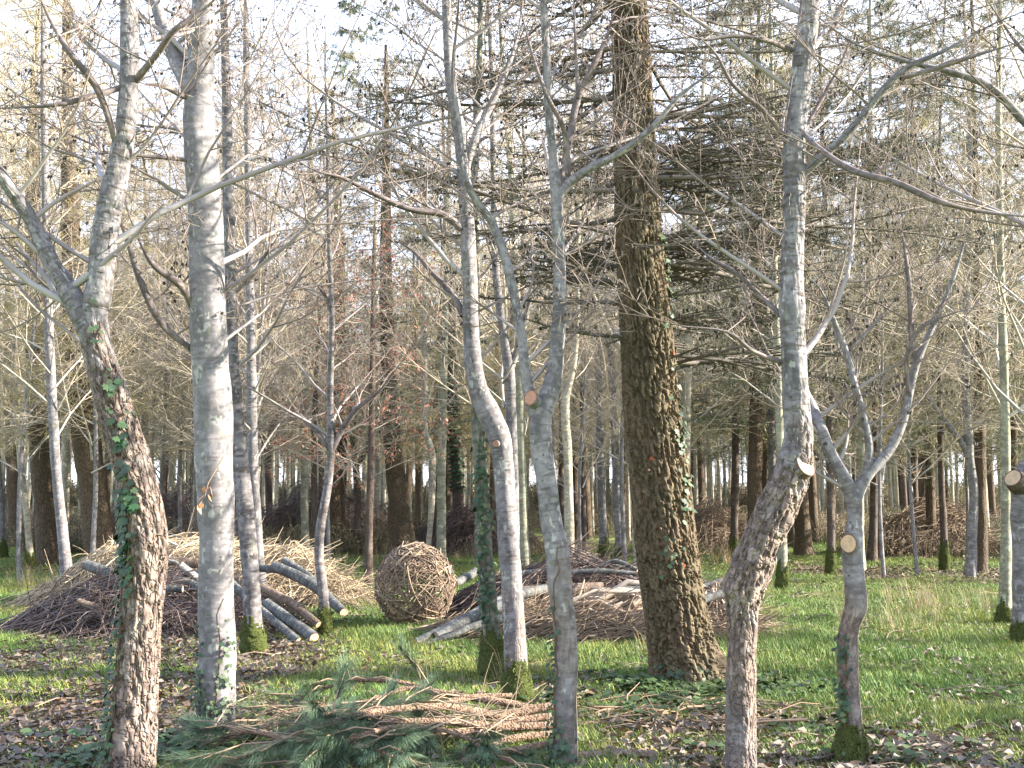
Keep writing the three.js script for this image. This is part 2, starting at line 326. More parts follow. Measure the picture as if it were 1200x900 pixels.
function hero(key, o) {
  const d = o.d ?? depthOf(o.pts[0][1]);
  const s = trace(o.pts, d, o.step ?? 0.025), rnd = rng(o.seed);
  for (const q of s) q.r *= o.slim ?? 0.89;
  // root into the ground and go on above the frame
  const b0 = s[0]; if (b0.p.y > -0.15) s.unshift({ p: V(b0.p.x, -0.2, b0.p.z), r: b0.r * 1.08 });
  let e = s[s.length - 1]; const topDir = e.p.clone().sub(s[s.length - 6].p).normalize(); topDir.y = Math.max(topDir.y, 0.8); topDir.normalize();
  const more = Math.max(0, (o.top ?? 8) - e.p.y);
  for (let k = 1; k <= 14; k++) { topDir.x += (rnd() - 0.5) * 0.06; topDir.z += (rnd() - 0.5) * 0.06; topDir.normalize(); s.push({ p: s[s.length - 1].p.clone().addScaledVector(topDir, more / 14), r: e.r * (1 - 0.8 * k / 14) }); }
  const org = V(s[0].p.x, 0, s[0].p.z), L = trunkLen(s), LT = Math.min(L, 2.1 + 0.5 * d);
  const g = thing(o.name ?? 'bare_tree', o.label, o.category ?? 'tree', [org.x, 0, org.z], o.group);
  const sides = o.sides ?? 28, G = new Geo(), rs = s.map((q) => q.r);
  G.tube(shift(s.map((q) => q.p), org), rs, sides, [1, 1, 1], { seam: true, vs: 1 / LT, disp: o.disp ?? ((a, y, r) => r * ((fbm(Math.cos(a) * 1.3 + o.seed, y * 5, Math.sin(a) * 1.3, 3) - 0.5) * 0.22)) });
  const mat = barkMaterial(o.bark(L), LT, 'bark of ' + key, { bump: o.bump ?? 0.006, rough: o.rough ?? 0.88, w: o.tw ?? 192, h: o.th ?? 1280 });
  part(g, 'trunk', weldSeam(G.build(true), sides), mat);
  const limbs = [];
  for (const lp of o.limbs ?? []) {
    const ls = trace(lp, d, 0.05), LG = new Geo(), ll = trunkLen(ls), cfg = { ...BROAD, ...(o.cfg ?? {}) }, thin = Math.max(...lp.map((q) => q[2])) < 9.5;
    ls.forEach((q, k) => { q.r *= 1 - 0.72 * sst(Math.max(...lp.map((q) => q[2])) > 14 ? 0.8 : 0.55, 1, k / (ls.length - 1)); });
    LG.tube(shift(ls.map((q) => q.p), org), ls.map((q) => q.r), 10, [1, 1, 1], { seam: true, vs: thin ? 1 : 1 / LT, v0: thin ? 0 : o.limbV ?? 3.2, disp: (a, y, r) => r * (fbm(Math.cos(a) + o.seed, y * 8, Math.sin(a), 2) - 0.5) * 0.2 });
    const m = part(g, 'branch', weldSeam(LG.build(true), 10), thin ? BARK.limb : mat);
    const TG = new Geo(), n = Math.round(ll * (o.limbTwigs ?? 5));
    for (let k = 0; k < n; k++) {
      const i = Math.floor(ls.length * (0.12 + 0.87 * (k + rnd()) / n)), q = ls[Math.min(i, ls.length - 1)];
      sprout(TG, q.p.clone().sub(org), sideDir(ls, Math.min(i, ls.length - 2), rnd, 0.45), (0.35 + rnd() * 0.75), Math.max(0.004, q.r * 0.4), 1 - (q.r > 0.02 ? 1 : 0), { ...cfg, kids: [5, 5] }, rnd);
    }
    const tip = ls[ls.length - 1], td = tip.p.clone().sub(ls[ls.length - 3].p).normalize();
    for (let k = 0; k < 3; k++) sprout(TG, tip.p.clone().sub(org), td.clone().add(V((rnd() - 0.5) * 0.7, (rnd() - 0.3) * 0.6, (rnd() - 0.5) * 0.7)), 0.45 + rnd() * 0.5, tip.r * (k ? 0.7 : 0.98), 0, { ...cfg, kids: [5, 4] }, rnd);
    part(m, 'twigs', TG.build(), TWIG, 'stuff');
    limbs.push(ls);
  }
  for (let k = 0; k < (o.branches ?? 10); k++) {
    const [lo, hi] = o.branchRange ?? [2.3, 7.5], y = lo + (hi - lo) * (k + rnd()) / (o.branches ?? 10);
    let i = s.findIndex((q) => q.p.y > y); if (i < 1) continue;
    const BG = new Geo(), r = Math.min(s[i].r * 0.5, 0.011 + rnd() * 0.012);
    sprout(BG, s[i].p.clone().sub(org), sideDir(s, i, rnd, o.rise ?? 0.35), (o.blen ?? 1.9) * (0.6 + rnd() * 0.8), r, 0, { ...BROAD, ...(o.cfg ?? {}) }, rnd);
    part(g, 'branch', BG.build(), TWIG);
  }
  heroes[key] = { g, s, org, L, LT, limbs, mat, d };
  return heroes[key];
}
const lower = (a, b) => (y) => 1 - sst(a, b, y);

hero('ivied', {
  seed: 1, label: 'leaning forked tree with scaly brown lower bark and an ivy vine climbing it', top: 7.5,
  pts: [[148, 918, 70], [156, 860, 60], [160, 800, 55], [164, 740, 53], [169, 680, 54], [172, 640, 54], [168, 600, 52], [155, 545, 50], [139, 495, 46], [126, 450, 42], [113, 405, 38], [110, 370, 36], [118, 330, 35], [121, 290, 34], [129, 240, 33], [140, 190, 29], [149, 130, 26], [152, 80, 25], [151, 0, 22], [152, -60, 19]],
  limbs: [[[122, 425, 30], [108, 390, 32], [86, 350, 26], [60, 307, 20], [35, 255, 17], [2, 206, 15, -0.1], [-50, 130, 12, -0.2]], [[138, 175, 8], [128, 140, 8, -0.1], [112, 100, 9, -0.2], [82, 62, 8, -0.3], [58, 22, 7, -0.3], [40, -20, 5, -0.4]],
    [[150, 100, 7], [110, 112, 7, -0.1], [70, 122, 6, -0.2], [-20, 128, 5, -0.2]], [[158, 96, 9], [185, 62, 8, -0.2], [205, 35, 7, -0.3], [240, 10, 5, -0.3], [270, -20, 4, -0.4]]],
  bark: () => silverBark(1, { R: 0.14, dark: 0.5, brown: (y) => 0.2 + 0.95 * (1 - sst(1.3, 3.3, y)), moss: (y, u) => 0.25 * (1 - sst(0.1, 1.0, y)) }), bump: 0.03,
  disp: (a, y, r) => { const X = Math.cos(a) * 0.14 + 3.1, Z = Math.sin(a) * 0.14 + 1.7, b = 1 - sst(2.2, 3.2, y); return r * (fbm(Math.cos(a) * 1.4, y * 5, Math.sin(a) * 1.4, 3) - 0.5) * 0.2 - b * 0.018 * sst(0.6, 0.98, ridge(fbm(X * 34, y * 10, Z * 34, 4))); },
  sides: 64, step: 0.02, branches: 22, branchRange: [2.2, 7],
});
hero('silver', {
  seed: 2, label: 'stout smooth silver grey tree with small ivy round its foot', top: 8.5, rough: 0.7,
  pts: [[251, 868, 54], [252, 840, 49], [255, 780, 47], [253, 700, 45], [254, 640, 44], [253, 590, 46], [250, 540, 48], [250, 490, 50], [247, 440, 48], [244, 380, 46], [243, 320, 45], [241, 260, 45], [237, 200, 44], [233, 150, 41], [234, 100, 37], [237, 50, 34], [239, 0, 31], [240, -60, 28]],
  limbs: [[[234, 125, 24], [222, 100, 24], [207, 70, 20, 0.1], [192, 32, 16, 0.15], [178, -10, 13, 0.2], [165, -60, 10, 0.3]], [[226, 118, 8], [210, 110, 8, -0.1], [195, 102, 8, -0.2], [168, 98, 6, -0.3]], [[228, 365, 8], [212, 335, 9, -0.15], [185, 315, 8, -0.25], [172, 300, 6, -0.3], [150, 250, 5, -0.4]], [[225, 410, 7], [190, 380, 8, -0.1], [165, 330, 8, -0.2], [145, 270, 6, -0.3], [130, 240, 4, -0.3]], [[245, 190, 6], [160, 182, 4, -0.2], [100, 178, 3, -0.3]]],
  bark: () => silverBark(2, { R: 0.15, dark: 0.22, brown: (y) => 0, moss: (y) => 0.42 * (1 - sst(0.1, 0.9, y)) }), bump: 0.004, branches: 22, branchRange: [2.4, 8],
});
hero('behind', {
  seed: 3, label: 'slim grey tree with a mossy foot close behind the stout silver tree', top: 9,
  pts: [[298, 768, 30], [296, 720, 23], [292, 650, 22], [287, 590, 22], [280, 530, 21], [275, 470, 20], [271, 400, 18], [269, 300, 16], [267, 200, 14], [265, 100, 12], [262, 0, 10]],
  limbs: [[[272, 345, 5], [290, 330, 5], [310, 300, 4, -0.1], [330, 270, 3, -0.2]]], bark: () => silverBark(3, { R: 0.1, dark: 0.75, brown: (y) => 0.35 - 0.1 * y }), bump: 0.01, branches: 24, branchRange: [2.2, 8.5], blen: 2.4,
});
hero('thin', {
  seed: 4, label: 'thin dark sapling with a mossy foot and spreading fork beside the log ends', top: 7,
  pts: [[381, 746, 16], [379, 700, 13], [374, 650, 12], [376, 615, 12], [384, 570, 11], [388, 525, 10], [387, 460, 8], [389, 380, 7], [386, 290, 6], [384, 200, 5]],
  limbs: [[[388, 530, 7], [403, 500, 7], [420, 478, 6, -0.1], [445, 458, 5, -0.2], [470, 425, 4, -0.3]], [[387, 528, 6], [370, 505, 6], [355, 490, 5, 0.2], [340, 470, 4, 0.3]], [[389, 370, 4], [380, 345, 4], [368, 330, 3, -0.1]]],
  bark: () => silverBark(4, { R: 0.06, dark: 0.7, brown: (y) => 0.3 }), bump: 0.006, branches: 20, branchRange: [2.0, 6.8], blen: 1.6,
});
hero('pairBack', {
  seed: 5, label: 'slim ivy clad tree with a thick mossy foot, standing behind the crook stemmed tree', top: 8.5,
  pts: [[579, 793, 32], [577, 760, 27], [573, 700, 21], [568, 640, 19], [565, 580, 18], [561, 520, 17], [558, 450, 15], [556, 380, 13], [554, 300, 12], [556, 200, 10], [560, 100, 8]],
  bark: () => silverBark(5, { R: 0.08, dark: 0.6, brown: () => 0.2, moss: (y) => 0.35 * (1 - sst(0.2, 2, y)), tint: [0.9, 0.94, 0.82] }), branches: 18, branchRange: [2.6, 8], blen: 1.8,
});
hero('crook', {
  seed: 6, label: 'silver tree with a crook in its stem, a sawn scar and a mossy foot', top: 8,
  pts: [[607, 826, 36], [605, 790, 31], [603, 740, 28], [600, 690, 27], [596, 640, 27], [593, 590, 27], [590, 545, 28], [585, 512, 31], [573, 484, 30], [562, 460, 26], [555, 430, 23], [552, 390, 21], [551, 340, 20], [549, 290, 20], [546, 240, 19], [543, 190, 18], [537, 150, 17], [529, 100, 15], [525, 50, 14], [523, 0, 12]],
  limbs: [[[546, 195, 10], [556, 165, 10], [570, 135, 9, 0.1], [588, 95, 8, 0.15], [603, 55, 7, 0.2], [612, 10, 6, 0.2]], [[548, 275, 7], [520, 252, 9, -0.1], [480, 245, 7, -0.2], [440, 228, 6, -0.3], [400, 208, 5, -0.4], [370, 200, 4, -0.5], [320, 170, 3, -0.6]], [[543, 370, 8], [530, 345, 8, 0.1], [505, 318, 6, 0.2], [485, 295, 5, 0.3], [460, 280, 3, 0.4]]],
  bark: () => silverBark(6, { R: 0.1, dark: 0.45, brown: (y) => 0.5 * (1 - sst(0.5, 1.8, y)) }), bump: 0.01, sides: 36, branches: 18, branchRange: [3.0, 7.5], blen: 1.9,
});
hero('forked', {
  seed: 7, label: 'slender silver tree forking above a sawn stub, nearest the pine cuttings', top: 7,
  pts: [[660, 908, 38], [662, 860, 32], [663, 800, 29], [662, 740, 30], [656, 690, 32], [653, 650, 31], [646, 610, 27], [640, 560, 27], [634, 520, 28], [634, 490, 28], [643, 465, 24], [650, 435, 21], [653, 400, 19], [656, 350, 18], [655, 300, 17], [653, 250, 16], [651, 215, 15], [648, 180, 13], [643, 120, 12], [640, 60, 11], [637, 0, 10], [636, -40, 9]],
  limbs: [[[630, 500, 16], [622, 470, 15], [616, 440, 13], [612, 400, 12], [606, 365, 11], [599, 332, 12], [590, 295, 11], [577, 262, 10], [558, 235, 9, -0.05], [545, 210, 8, -0.1], [538, 150, 7, -0.1], [531, 90, 6, -0.1], [536, 20, 5, -0.1], [540, -30, 4]],
    [[653, 235, 11], [664, 218, 12], [690, 198, 10, -0.05], [725, 180, 9, -0.1], [762, 152, 8, -0.2], [797, 112, 6, -0.25], [832, 86, 5, -0.3], [870, 60, 3, -0.4]],
    [[656, 222, 8], [668, 160, 9, 0.1], [677, 115, 9, 0.1], [695, 78, 8, 0.1], [712, 40, 7, 0.15], [726, -10, 5, 0.2]], [[668, 208, 6], [660, 150, 6, -0.1], [640, 110, 5, -0.2], [620, 50, 4, -0.2], [606, -10, 3, -0.2]], [[677, 115, 5], [675, 60, 4], [672, 0, 3]]],
  bark: () => silverBark(7, { R: 0.09, dark: 0.5, brown: (y) => 0.5 * (1 - sst(1.0, 1.9, y)), moss: (y) => 0.2 * (1 - sst(0.1, 1.0, y)) }), bump: 0.01, sides: 36, branches: 13, branchRange: [2.4, 6.5], blen: 1.6,
});
hero('pollard', {
  seed: 9, label: 'crooked tree with a gnarled leaning bole and a big oval sawn face', top: 7, slim: 0.98, step: 0.018, sides: 72,
  pts: [[868, 915, 38], [868, 860, 35], [868, 800, 35], [870, 750, 33], [870, 715, 36], [872, 690, 46], [880, 665, 48], [893, 632, 46], [908, 600, 46], [922, 572, 44], [932, 545, 40], [935, 510, 34], [933, 470, 32], [931, 430, 30], [929, 385, 30], [928, 360, 32], [928, 320, 27], [930, 270, 26], [931, 220, 27], [931, 160, 27], [938, 100, 26], [944, 50, 26], [950, 0, 24], [956, -60, 22]],
  limbs: [[[940, 205, 10], [958, 188, 11, -0.05], [985, 165, 10, -0.1], [1012, 135, 9, -0.15], [1035, 105, 9, -0.2], [1062, 80, 7, -0.25], [1110, 58, 6, -0.3], [1160, 30, 5, -0.3], [1220, 5, 4, -0.4]], [[935, 150, 6], [965, 178, 7, -0.2], [1000, 200, 8, -0.3], [1050, 214, 8, -0.4], [1100, 236, 8, -0.5], [1150, 248, 8, -0.5], [1215, 255, 7, -0.6]],
    [[1055, 92, 6, -0.2], [1090, 82, 6, -0.2], [1140, 66, 5, -0.3], [1210, 45, 4, -0.3]], [[925, 168, 6], [895, 130, 6, -0.1], [858, 98, 5, -0.2], [838, 62, 4, -0.25], [800, 28, 3, -0.3]], [[928, 60, 7], [900, 48, 6, -0.1], [860, 42, 5, -0.15], [820, 46, 4, -0.2], [770, 20, 3, -0.3]], [[935, 168, 5], [955, 130, 5, 0.1], [985, 75, 4, 0.1], [1010, 10, 3, 0.2]],
    [[918, 372, 7], [895, 350, 6, 0.1], [860, 318, 5, 0.15], [830, 300, 4, 0.2], [790, 255, 3, 0.3]], [[916, 425, 6], [880, 410, 5, -0.1], [855, 390, 4, -0.15], [800, 382, 4, -0.2]]],
  bark: () => silverBark(9, { R: 0.12, dark: 0.55, brown: (y) => 0.15 + 0.75 * (1 - sst(1.3, 2.7, y)) - 0.4 * (1 - sst(0.4, 0.95, y)) }), bump: 0.024, branches: 18, branchRange: [2.2, 6.5], blen: 1.7,
  disp: (a, y, r, t) => { const X = Math.cos(a) * 0.12 + 9 * 3.1, Z = Math.sin(a) * 0.12 + 9 * 1.7, b = sst(0.9, 1.2, y) * (1 - sst(1.9, 2.3, y)); return r * (fbm(Math.cos(a) * 1.5 + 9, y * 6, Math.sin(a) * 1.5, 3) - 0.5) * (0.2 + b * 0.28) - (0.3 + b) * 0.014 * sst(0.6, 0.98, ridge(fbm(X * 34, y * 10, Z * 34, 4))); },
});
hero('lopped', {
  seed: 10, label: 'small silver tree with a round sawn face below its wide three way fork', top: 3.05, limbV: 1.6,
  pts: [[996, 897, 36], [997, 850, 28], [995, 800, 26], [993, 765, 27], [996, 735, 25], [1003, 710, 28], [1001, 680, 26], [1000, 640, 26], [1002, 605, 20], [1003, 580, 21], [1020, 553, 14], [1042, 528, 12], [1056, 500, 11], [1066, 460, 10], [1074, 425, 10], [1092, 385, 8], [1112, 340, 6], [1130, 285, 3]],
  limbs: [[[1003, 590, 18], [990, 562, 17], [975, 535, 15], [963, 505, 14], [953, 480, 13, 0.1], [945, 462, 10, 0.25], [935, 420, 8, 0.4]], [[1012, 565, 9], [1019, 530, 10], [1014, 495, 9], [1003, 455, 8], [992, 415, 8], [975, 370, 7], [962, 340, 5], [945, 325, 4, -0.1]], [[1073, 430, 7], [1068, 390, 7], [1066, 340, 6], [1060, 290, 5], [1052, 250, 3]], [[1066, 470, 5], [1063, 420, 5, -0.1], [1078, 385, 4, -0.15], [1115, 368, 3, -0.2], [1160, 355, 2.5, -0.2]], [[995, 410, 4], [1020, 385, 4], [1050, 350, 3]]],
  bark: () => silverBark(10, { R: 0.08, dark: 0.35, brown: (y) => 0.72 * (1 - sst(0.95, 1.45, y)), moss: (y) => 0.2 * (1 - sst(0.1, 0.5, y)) }), bump: 0.01, sides: 36, branches: 0, limbTwigs: 9, cfg: { up: [0.12, 0.1, 0.05] },
});

hero('edge', {
  seed: 12, label: 'grey tree just past the lopped one whose long limb arches back over the clearing', top: 7, th: 512,
  pts: [[1318, 905, 44], [1314, 700, 38], [1308, 500, 36], [1300, 300, 32], [1292, 100, 28], [1288, -60, 24]],
  limbs: [[[1296, 250, 12], [1250, 190, 11, -0.1], [1200, 142, 10, -0.15], [1160, 102, 9, -0.2], [1120, 86, 8, -0.2], [1060, 71, 7, -0.2], [1000, 50, 6, -0.2], [962, 22, 5, -0.2]], [[1290, 150, 8], [1240, 90, 7, -0.1], [1200, 60, 6, -0.1], [1150, -10, 4, -0.1]]],
  bark: () => silverBark(12.5, { R: 0.1, dark: 0.5, brown: (y) => 0.4 * (1 - sst(0.5, 1.8, y)) }), branches: 6, branchRange: [2.4, 6.5], blen: 1.6,
});
{ // a sprig of withered leaves on the silver tree
  const h = heroes.silver, G = new Geo(), L = new Geo(), rnd = rng(23), P = [[262, 535], [252, 552], [244, 566], [240, 582], [233, 592]].map(([x, y], k) => at(x, y, h.d - 0.16 - k * 0.02).sub(h.org));
  G.tube(P, [0.004, 0.0035, 0.003, 0.0025, 0.002], 5, [0.3, 0.2, 0.14]); const b = part(h.g, 'branch', G.build(), TWIG);
  for (let k = 0; k < 9; k++) { const q = P[k < 3 ? 2 : 3 + (k % 2)].clone().add(V((rnd() - 0.5) * 0.05, (rnd() - 0.5) * 0.04, (rnd() - 0.5) * 0.05)), v = V(rnd() - 0.5, -0.3 - rnd() * 0.6, (rnd() - 0.5)).normalize().multiplyScalar(0.05 + rnd() * 0.03), w = V(v.z + 0.02, 0.01, -v.x).normalize().multiplyScalar(0.016), m = q.clone().addScaledVector(v, 0.45), c = [0.4, 0.15 + rnd() * 0.06, 0.07]; L.tri(q, m.clone().add(w), q.clone().add(v), c); L.tri(q, q.clone().add(v), m.clone().sub(w), c); }
  part(b, 'withered_leaves', L.build(), LEAF, 'stuff');
}

// the big conifer: real furrows in the mesh
{
  const tone = (r) => r > 0.016 ? [0.13, 0.11, 0.095] : [0.11, 0.092, 0.072];
  hero('fir', {
    seed: 8, name: 'conifer_tree', category: 'conifer', label: 'massive conifer with deeply furrowed brown bark and flaring foot by the log pile', top: 15, slim: 0.95, step: 0.016, sides: 150, tw: 512, th: 1400, bump: 0.022, branches: 0,
    pts: [[806, 800, 84], [803, 785, 78], [797, 755, 74], [792, 720, 73], [786, 680, 73], [781, 640, 72], [776, 580, 70], [769, 520, 68], [763, 460, 65], [758, 400, 62], [753, 340, 59], [749, 280, 56], [745, 200, 51], [742, 120, 47], [740, 60, 44], [737, 0, 42], [735, -60, 40], [730, -200, 34]],
    bark: () => firBark(8, { R: 0.27, tint: [0.95, 0.94, 0.86], moss: (y, u) => 0.2 + 0.25 * (1 - sst(0.0, 0.5, y)) }),
    disp: (a, y, r) => { const X = Math.cos(a) * 0.27 + 8 * 2.3, Z = Math.sin(a) * 0.27 + 8, fl = Math.exp(-Math.max(0, y - 0.2) / 0.22); return (firHeight(X, y, Z) - 0.6) * 0.036 + r * (fbm(Math.cos(a) * 1.2, y * 1.2, Math.sin(a) * 1.2 + 5, 2) - 0.5) * 0.12 + fl * r * (0.16 + 0.42 * Math.max(0, Math.sin(a * 5 + 1.3)) * (0.6 + 0.4 * Math.sin(a * 2))); },
  });
  const h = heroes.fir, rnd = rng(88);
  const cone = (G, pts, rads, rnd2) => {
    const e = pts[pts.length - 1];
    if (rnd2() < 0.16) G.tube([e, e.clone().add(V(0, 0.016, 0)), e.clone().add(V(0, 0.034, 0))], [0.006, 0.014, 0.004], 5, [0.035, 0.027, 0.023]);
    for (let k = 0; k < 8; k++) { const q = pts[0].clone().lerp(e, rnd2()), v = V(rnd2() - 0.5, rnd2() - 0.3, rnd2() - 0.5).normalize().multiplyScalar(0.05 + rnd2() * 0.04), w = V(v.z, 0, -v.x).normalize().multiplyScalar(0.003); G.tri(q.clone().sub(w), q.clone().add(w), q.clone().add(v), [0.07, 0.08, 0.045]); }
  };
  const C = { levels: 2, segs: [9, 4, 2], wander: 0.16, sway: 0.03, up: [0.012, -0.02, -0.05], kids: [22, 7], from: [0.1, 0.1], ang: [1.05, 0.9], ratio: [0.26, 0.34], flat: 0.5, min: 0.0028, taper: 0.8, tone, tip: cone };
  for (let k = 0; k < 78; k++) {
    const y = k < 64 ? 2.75 + 6.6 * Math.pow((k + rnd()) / 64, 1.05) : 2.6 + rnd() * 2.6, i = h.s.findIndex((q) => q.p.y > y); if (i < 0) continue;
    let a = k * 2.4 + rnd() * 0.8; if (Math.sin(a) > 0.3) a = -a; if (k >= 64) a = -1.25 + rnd() * 1.3; const G = new Geo(), dead = y < 3.3 && k < 64;
    sprout(G, h.s[i].p.clone().sub(h.org), V(Math.cos(a), -0.06 + rnd() * 0.16, Math.sin(a)), (dead ? 1.5 : 2.9) * (0.7 + rnd() * 0.6), 0.017 + rnd() * 0.014, 0, { ...C, kids: dead ? [9, 4] : [22, 7] }, rnd);
    part(h.g, 'branch', G.build(), TWIG);
  }
  // orange resin marks where twigs were cut, and snags
  const resin = new THREE.MeshStandardMaterial({ color: 0x8a4a2c, roughness: 0.9, name: 'fresh cut wood' }), snag = new THREE.MeshStandardMaterial({ color: 0x5a4434, roughness: 0.95, name: 'dead snag' });
  for (const [x, y, w] of [[786, 415, 6], [760, 538, 6], [796, 661, 4]]) { const q = surfacePoint(h, y, x), G = new Geo(), n = q.n; G.tube([q.p.clone().addScaledVector(n, -0.02), q.p.clone().addScaledVector(n, 0.012), q.p.clone().addScaledVector(n, 0.015)], [0.024, 0.02, 0.017].map((k) => k * w / 6), 9, [1, 1, 1], { cap: true }); const gg = G.build(); gg.translate(-h.org.x, 0, -h.org.z); part(h.g, 'cut_knot', gg, resin); }
  for (const [x, y] of [[772, 590], [758, 552], [770, 618], [800, 560], [765, 470], [790, 700], [776, 745], [758, 420]]) { const q = surfacePoint(h, y, x), G = new Geo(); G.tube([q.p.clone().addScaledVector(q.n, -0.02), q.p.clone().addScaledVector(q.n, 0.03), q.p.clone().addScaledVector(q.n, 0.055)], [0.016, 0.012, 0.009], 6, [1, 1, 1], { cap: true }); const gg = G.build(); gg.translate(-h.org.x, 0, -h.org.z); part(h.g, 'snag', gg, snag); }
}
// a point on a hero trunk's near side under a pixel
function surfacePoint(h, py, px, lift = 0) {
  let best = 0, bd = 1e9;
  const r = ray(px, py);
  for (let k = 1; k < h.s.length - 1; k++) { const q = h.s[k].p, t = -q.z / -r.z, yy = EYE + r.y * t, dd = Math.abs(yy - q.y); if (dd < bd) { bd = dd; best = k; } }
  const c = h.s[best], t = -c.p.z / -r.z, x = r.x * t, sx = Math.max(-0.98, Math.min(0.98, (x - c.p.x) / c.r)), cz = Math.sqrt(1 - sx * sx);
  const n = V(sx, 0, cz);
  return { p: V(c.p.x, c.p.y, c.p.z).addScaledVector(n, c.r + lift), n, c };
}
// sawn faces: a short stub with rings on its end
{
  const [m] = texture(128, 128, (u, v) => { const x = u - 0.5, y = v - 0.5, r = Math.hypot(x, y) * 2, k = Math.sin(r * 46 + fbm(u * 6, v * 6, 1, 2) * 5), e = sst(0.84, 0.93, r), f = fbm(u * 20, v * 20, 3, 2), an = Math.atan2(y, x), ck = sst(0.8, 0.9, noise(an * 3.2 + 20, 0.5, 7)) * sst(0.15, 0.4, r) * (1 - sst(0.6, 0.85, r)), st = sst(0.5, 0.75, fbm(u * 3, v * 3, 9, 3)); let c = mix3([208, 184, 152], [166, 134, 102], 0.5 + 0.5 * k * 0.8 + (f - 0.5) * 0.6); c = mix3(c, [150, 138, 122], st * 0.5); c = mix3(c, [70, 52, 40], ck * 0.8); return mix3(c, [84, 66, 54], e); });
  const [m2] = texture(128, 128, (u, v) => { const x = u - 0.5, y = v - 0.5, r = Math.hypot(x, y) * 2, e = sst(0.86, 0.97, r), f = fbm(u * 14, v * 14, 3, 3); return mix3(mix3([176, 134, 106], [138, 98, 76], f), [96, 66, 54], e); });
  const CUT = new THREE.MeshStandardMaterial({ map: m, roughness: 0.85, name: 'sawn wood' }), CUTRED = new THREE.MeshStandardMaterial({ map: m2, roughness: 0.85, name: 'fresh reddish sawn wood' });
  globalThis.cutMaterials = [CUT, CUTRED];
  function cutDisc(r, seed) { const c = new THREE.CircleGeometry(r, 28), p = c.attributes.position; for (let k = 1; k < p.count; k++) { const a = Math.atan2(p.getY(k), p.getX(k)), q = 0.94 + 0.12 * noise(Math.cos(a) * 1.5 + seed, Math.sin(a) * 1.5, 2); p.setXY(k, p.getX(k) * q, p.getY(k) * q); } return c; }
  globalThis.cutDisc = cutDisc;
  function stub(h, px, py, dz, dir, rad, len, mat, squash = 1) {
    const p = at(px, py, h.d + dz).sub(h.org), n = V(...dir).normalize(), G = new Geo();
    const pts = [p.clone().addScaledVector(n, -len), p.clone().addScaledVector(n, -len * 0.4), p.clone().addScaledVector(n, -0.004), p];
    G.tube(pts, [rad * 1.15, rad * 1.05, rad * 1.03, rad * 0.98], 18, [1, 1, 1], { seam: true, vs: 1 / h.LT, v0: 1.6, disp: (a, y, r) => r * (noise(Math.cos(a) * 2, y * 9, Math.sin(a) * 2 + 3) - 0.5) * 0.12 });
    part(h.g, 'stub', weldSeam(G.build(true), 18), h.mat);
    const c = cutDisc(rad * 0.99, px), f = part(h.g, 'sawn_face', c, mat); f.position.copy(p).addScaledVector(n, 0.002); f.lookAt(f.position.clone().add(n)); f.quaternion.setFromUnitVectors(V(0, 0, 1), n); f.scale.set(1, squash, 1);
  }
  stub(heroes.pollard, 944, 545, -0.09, [0.5, 0.52, 0.72], 0.06, 0.16, CUT, 1.2);
  stub(heroes.lopped, 994, 637, -0.073, [-0.55, 0.12, 0.85], 0.05, 0.07, CUT, 1.15);
  stub(heroes.forked, 622, 466, -0.075, [-0.4, 0.35, 0.85], 0.04, 0.09, CUTRED, 1.2);
  stub(heroes.crook, 581, 520, -0.098, [-0.4, -0.1, 0.9], 0.026, 0.04, CUTRED);
}
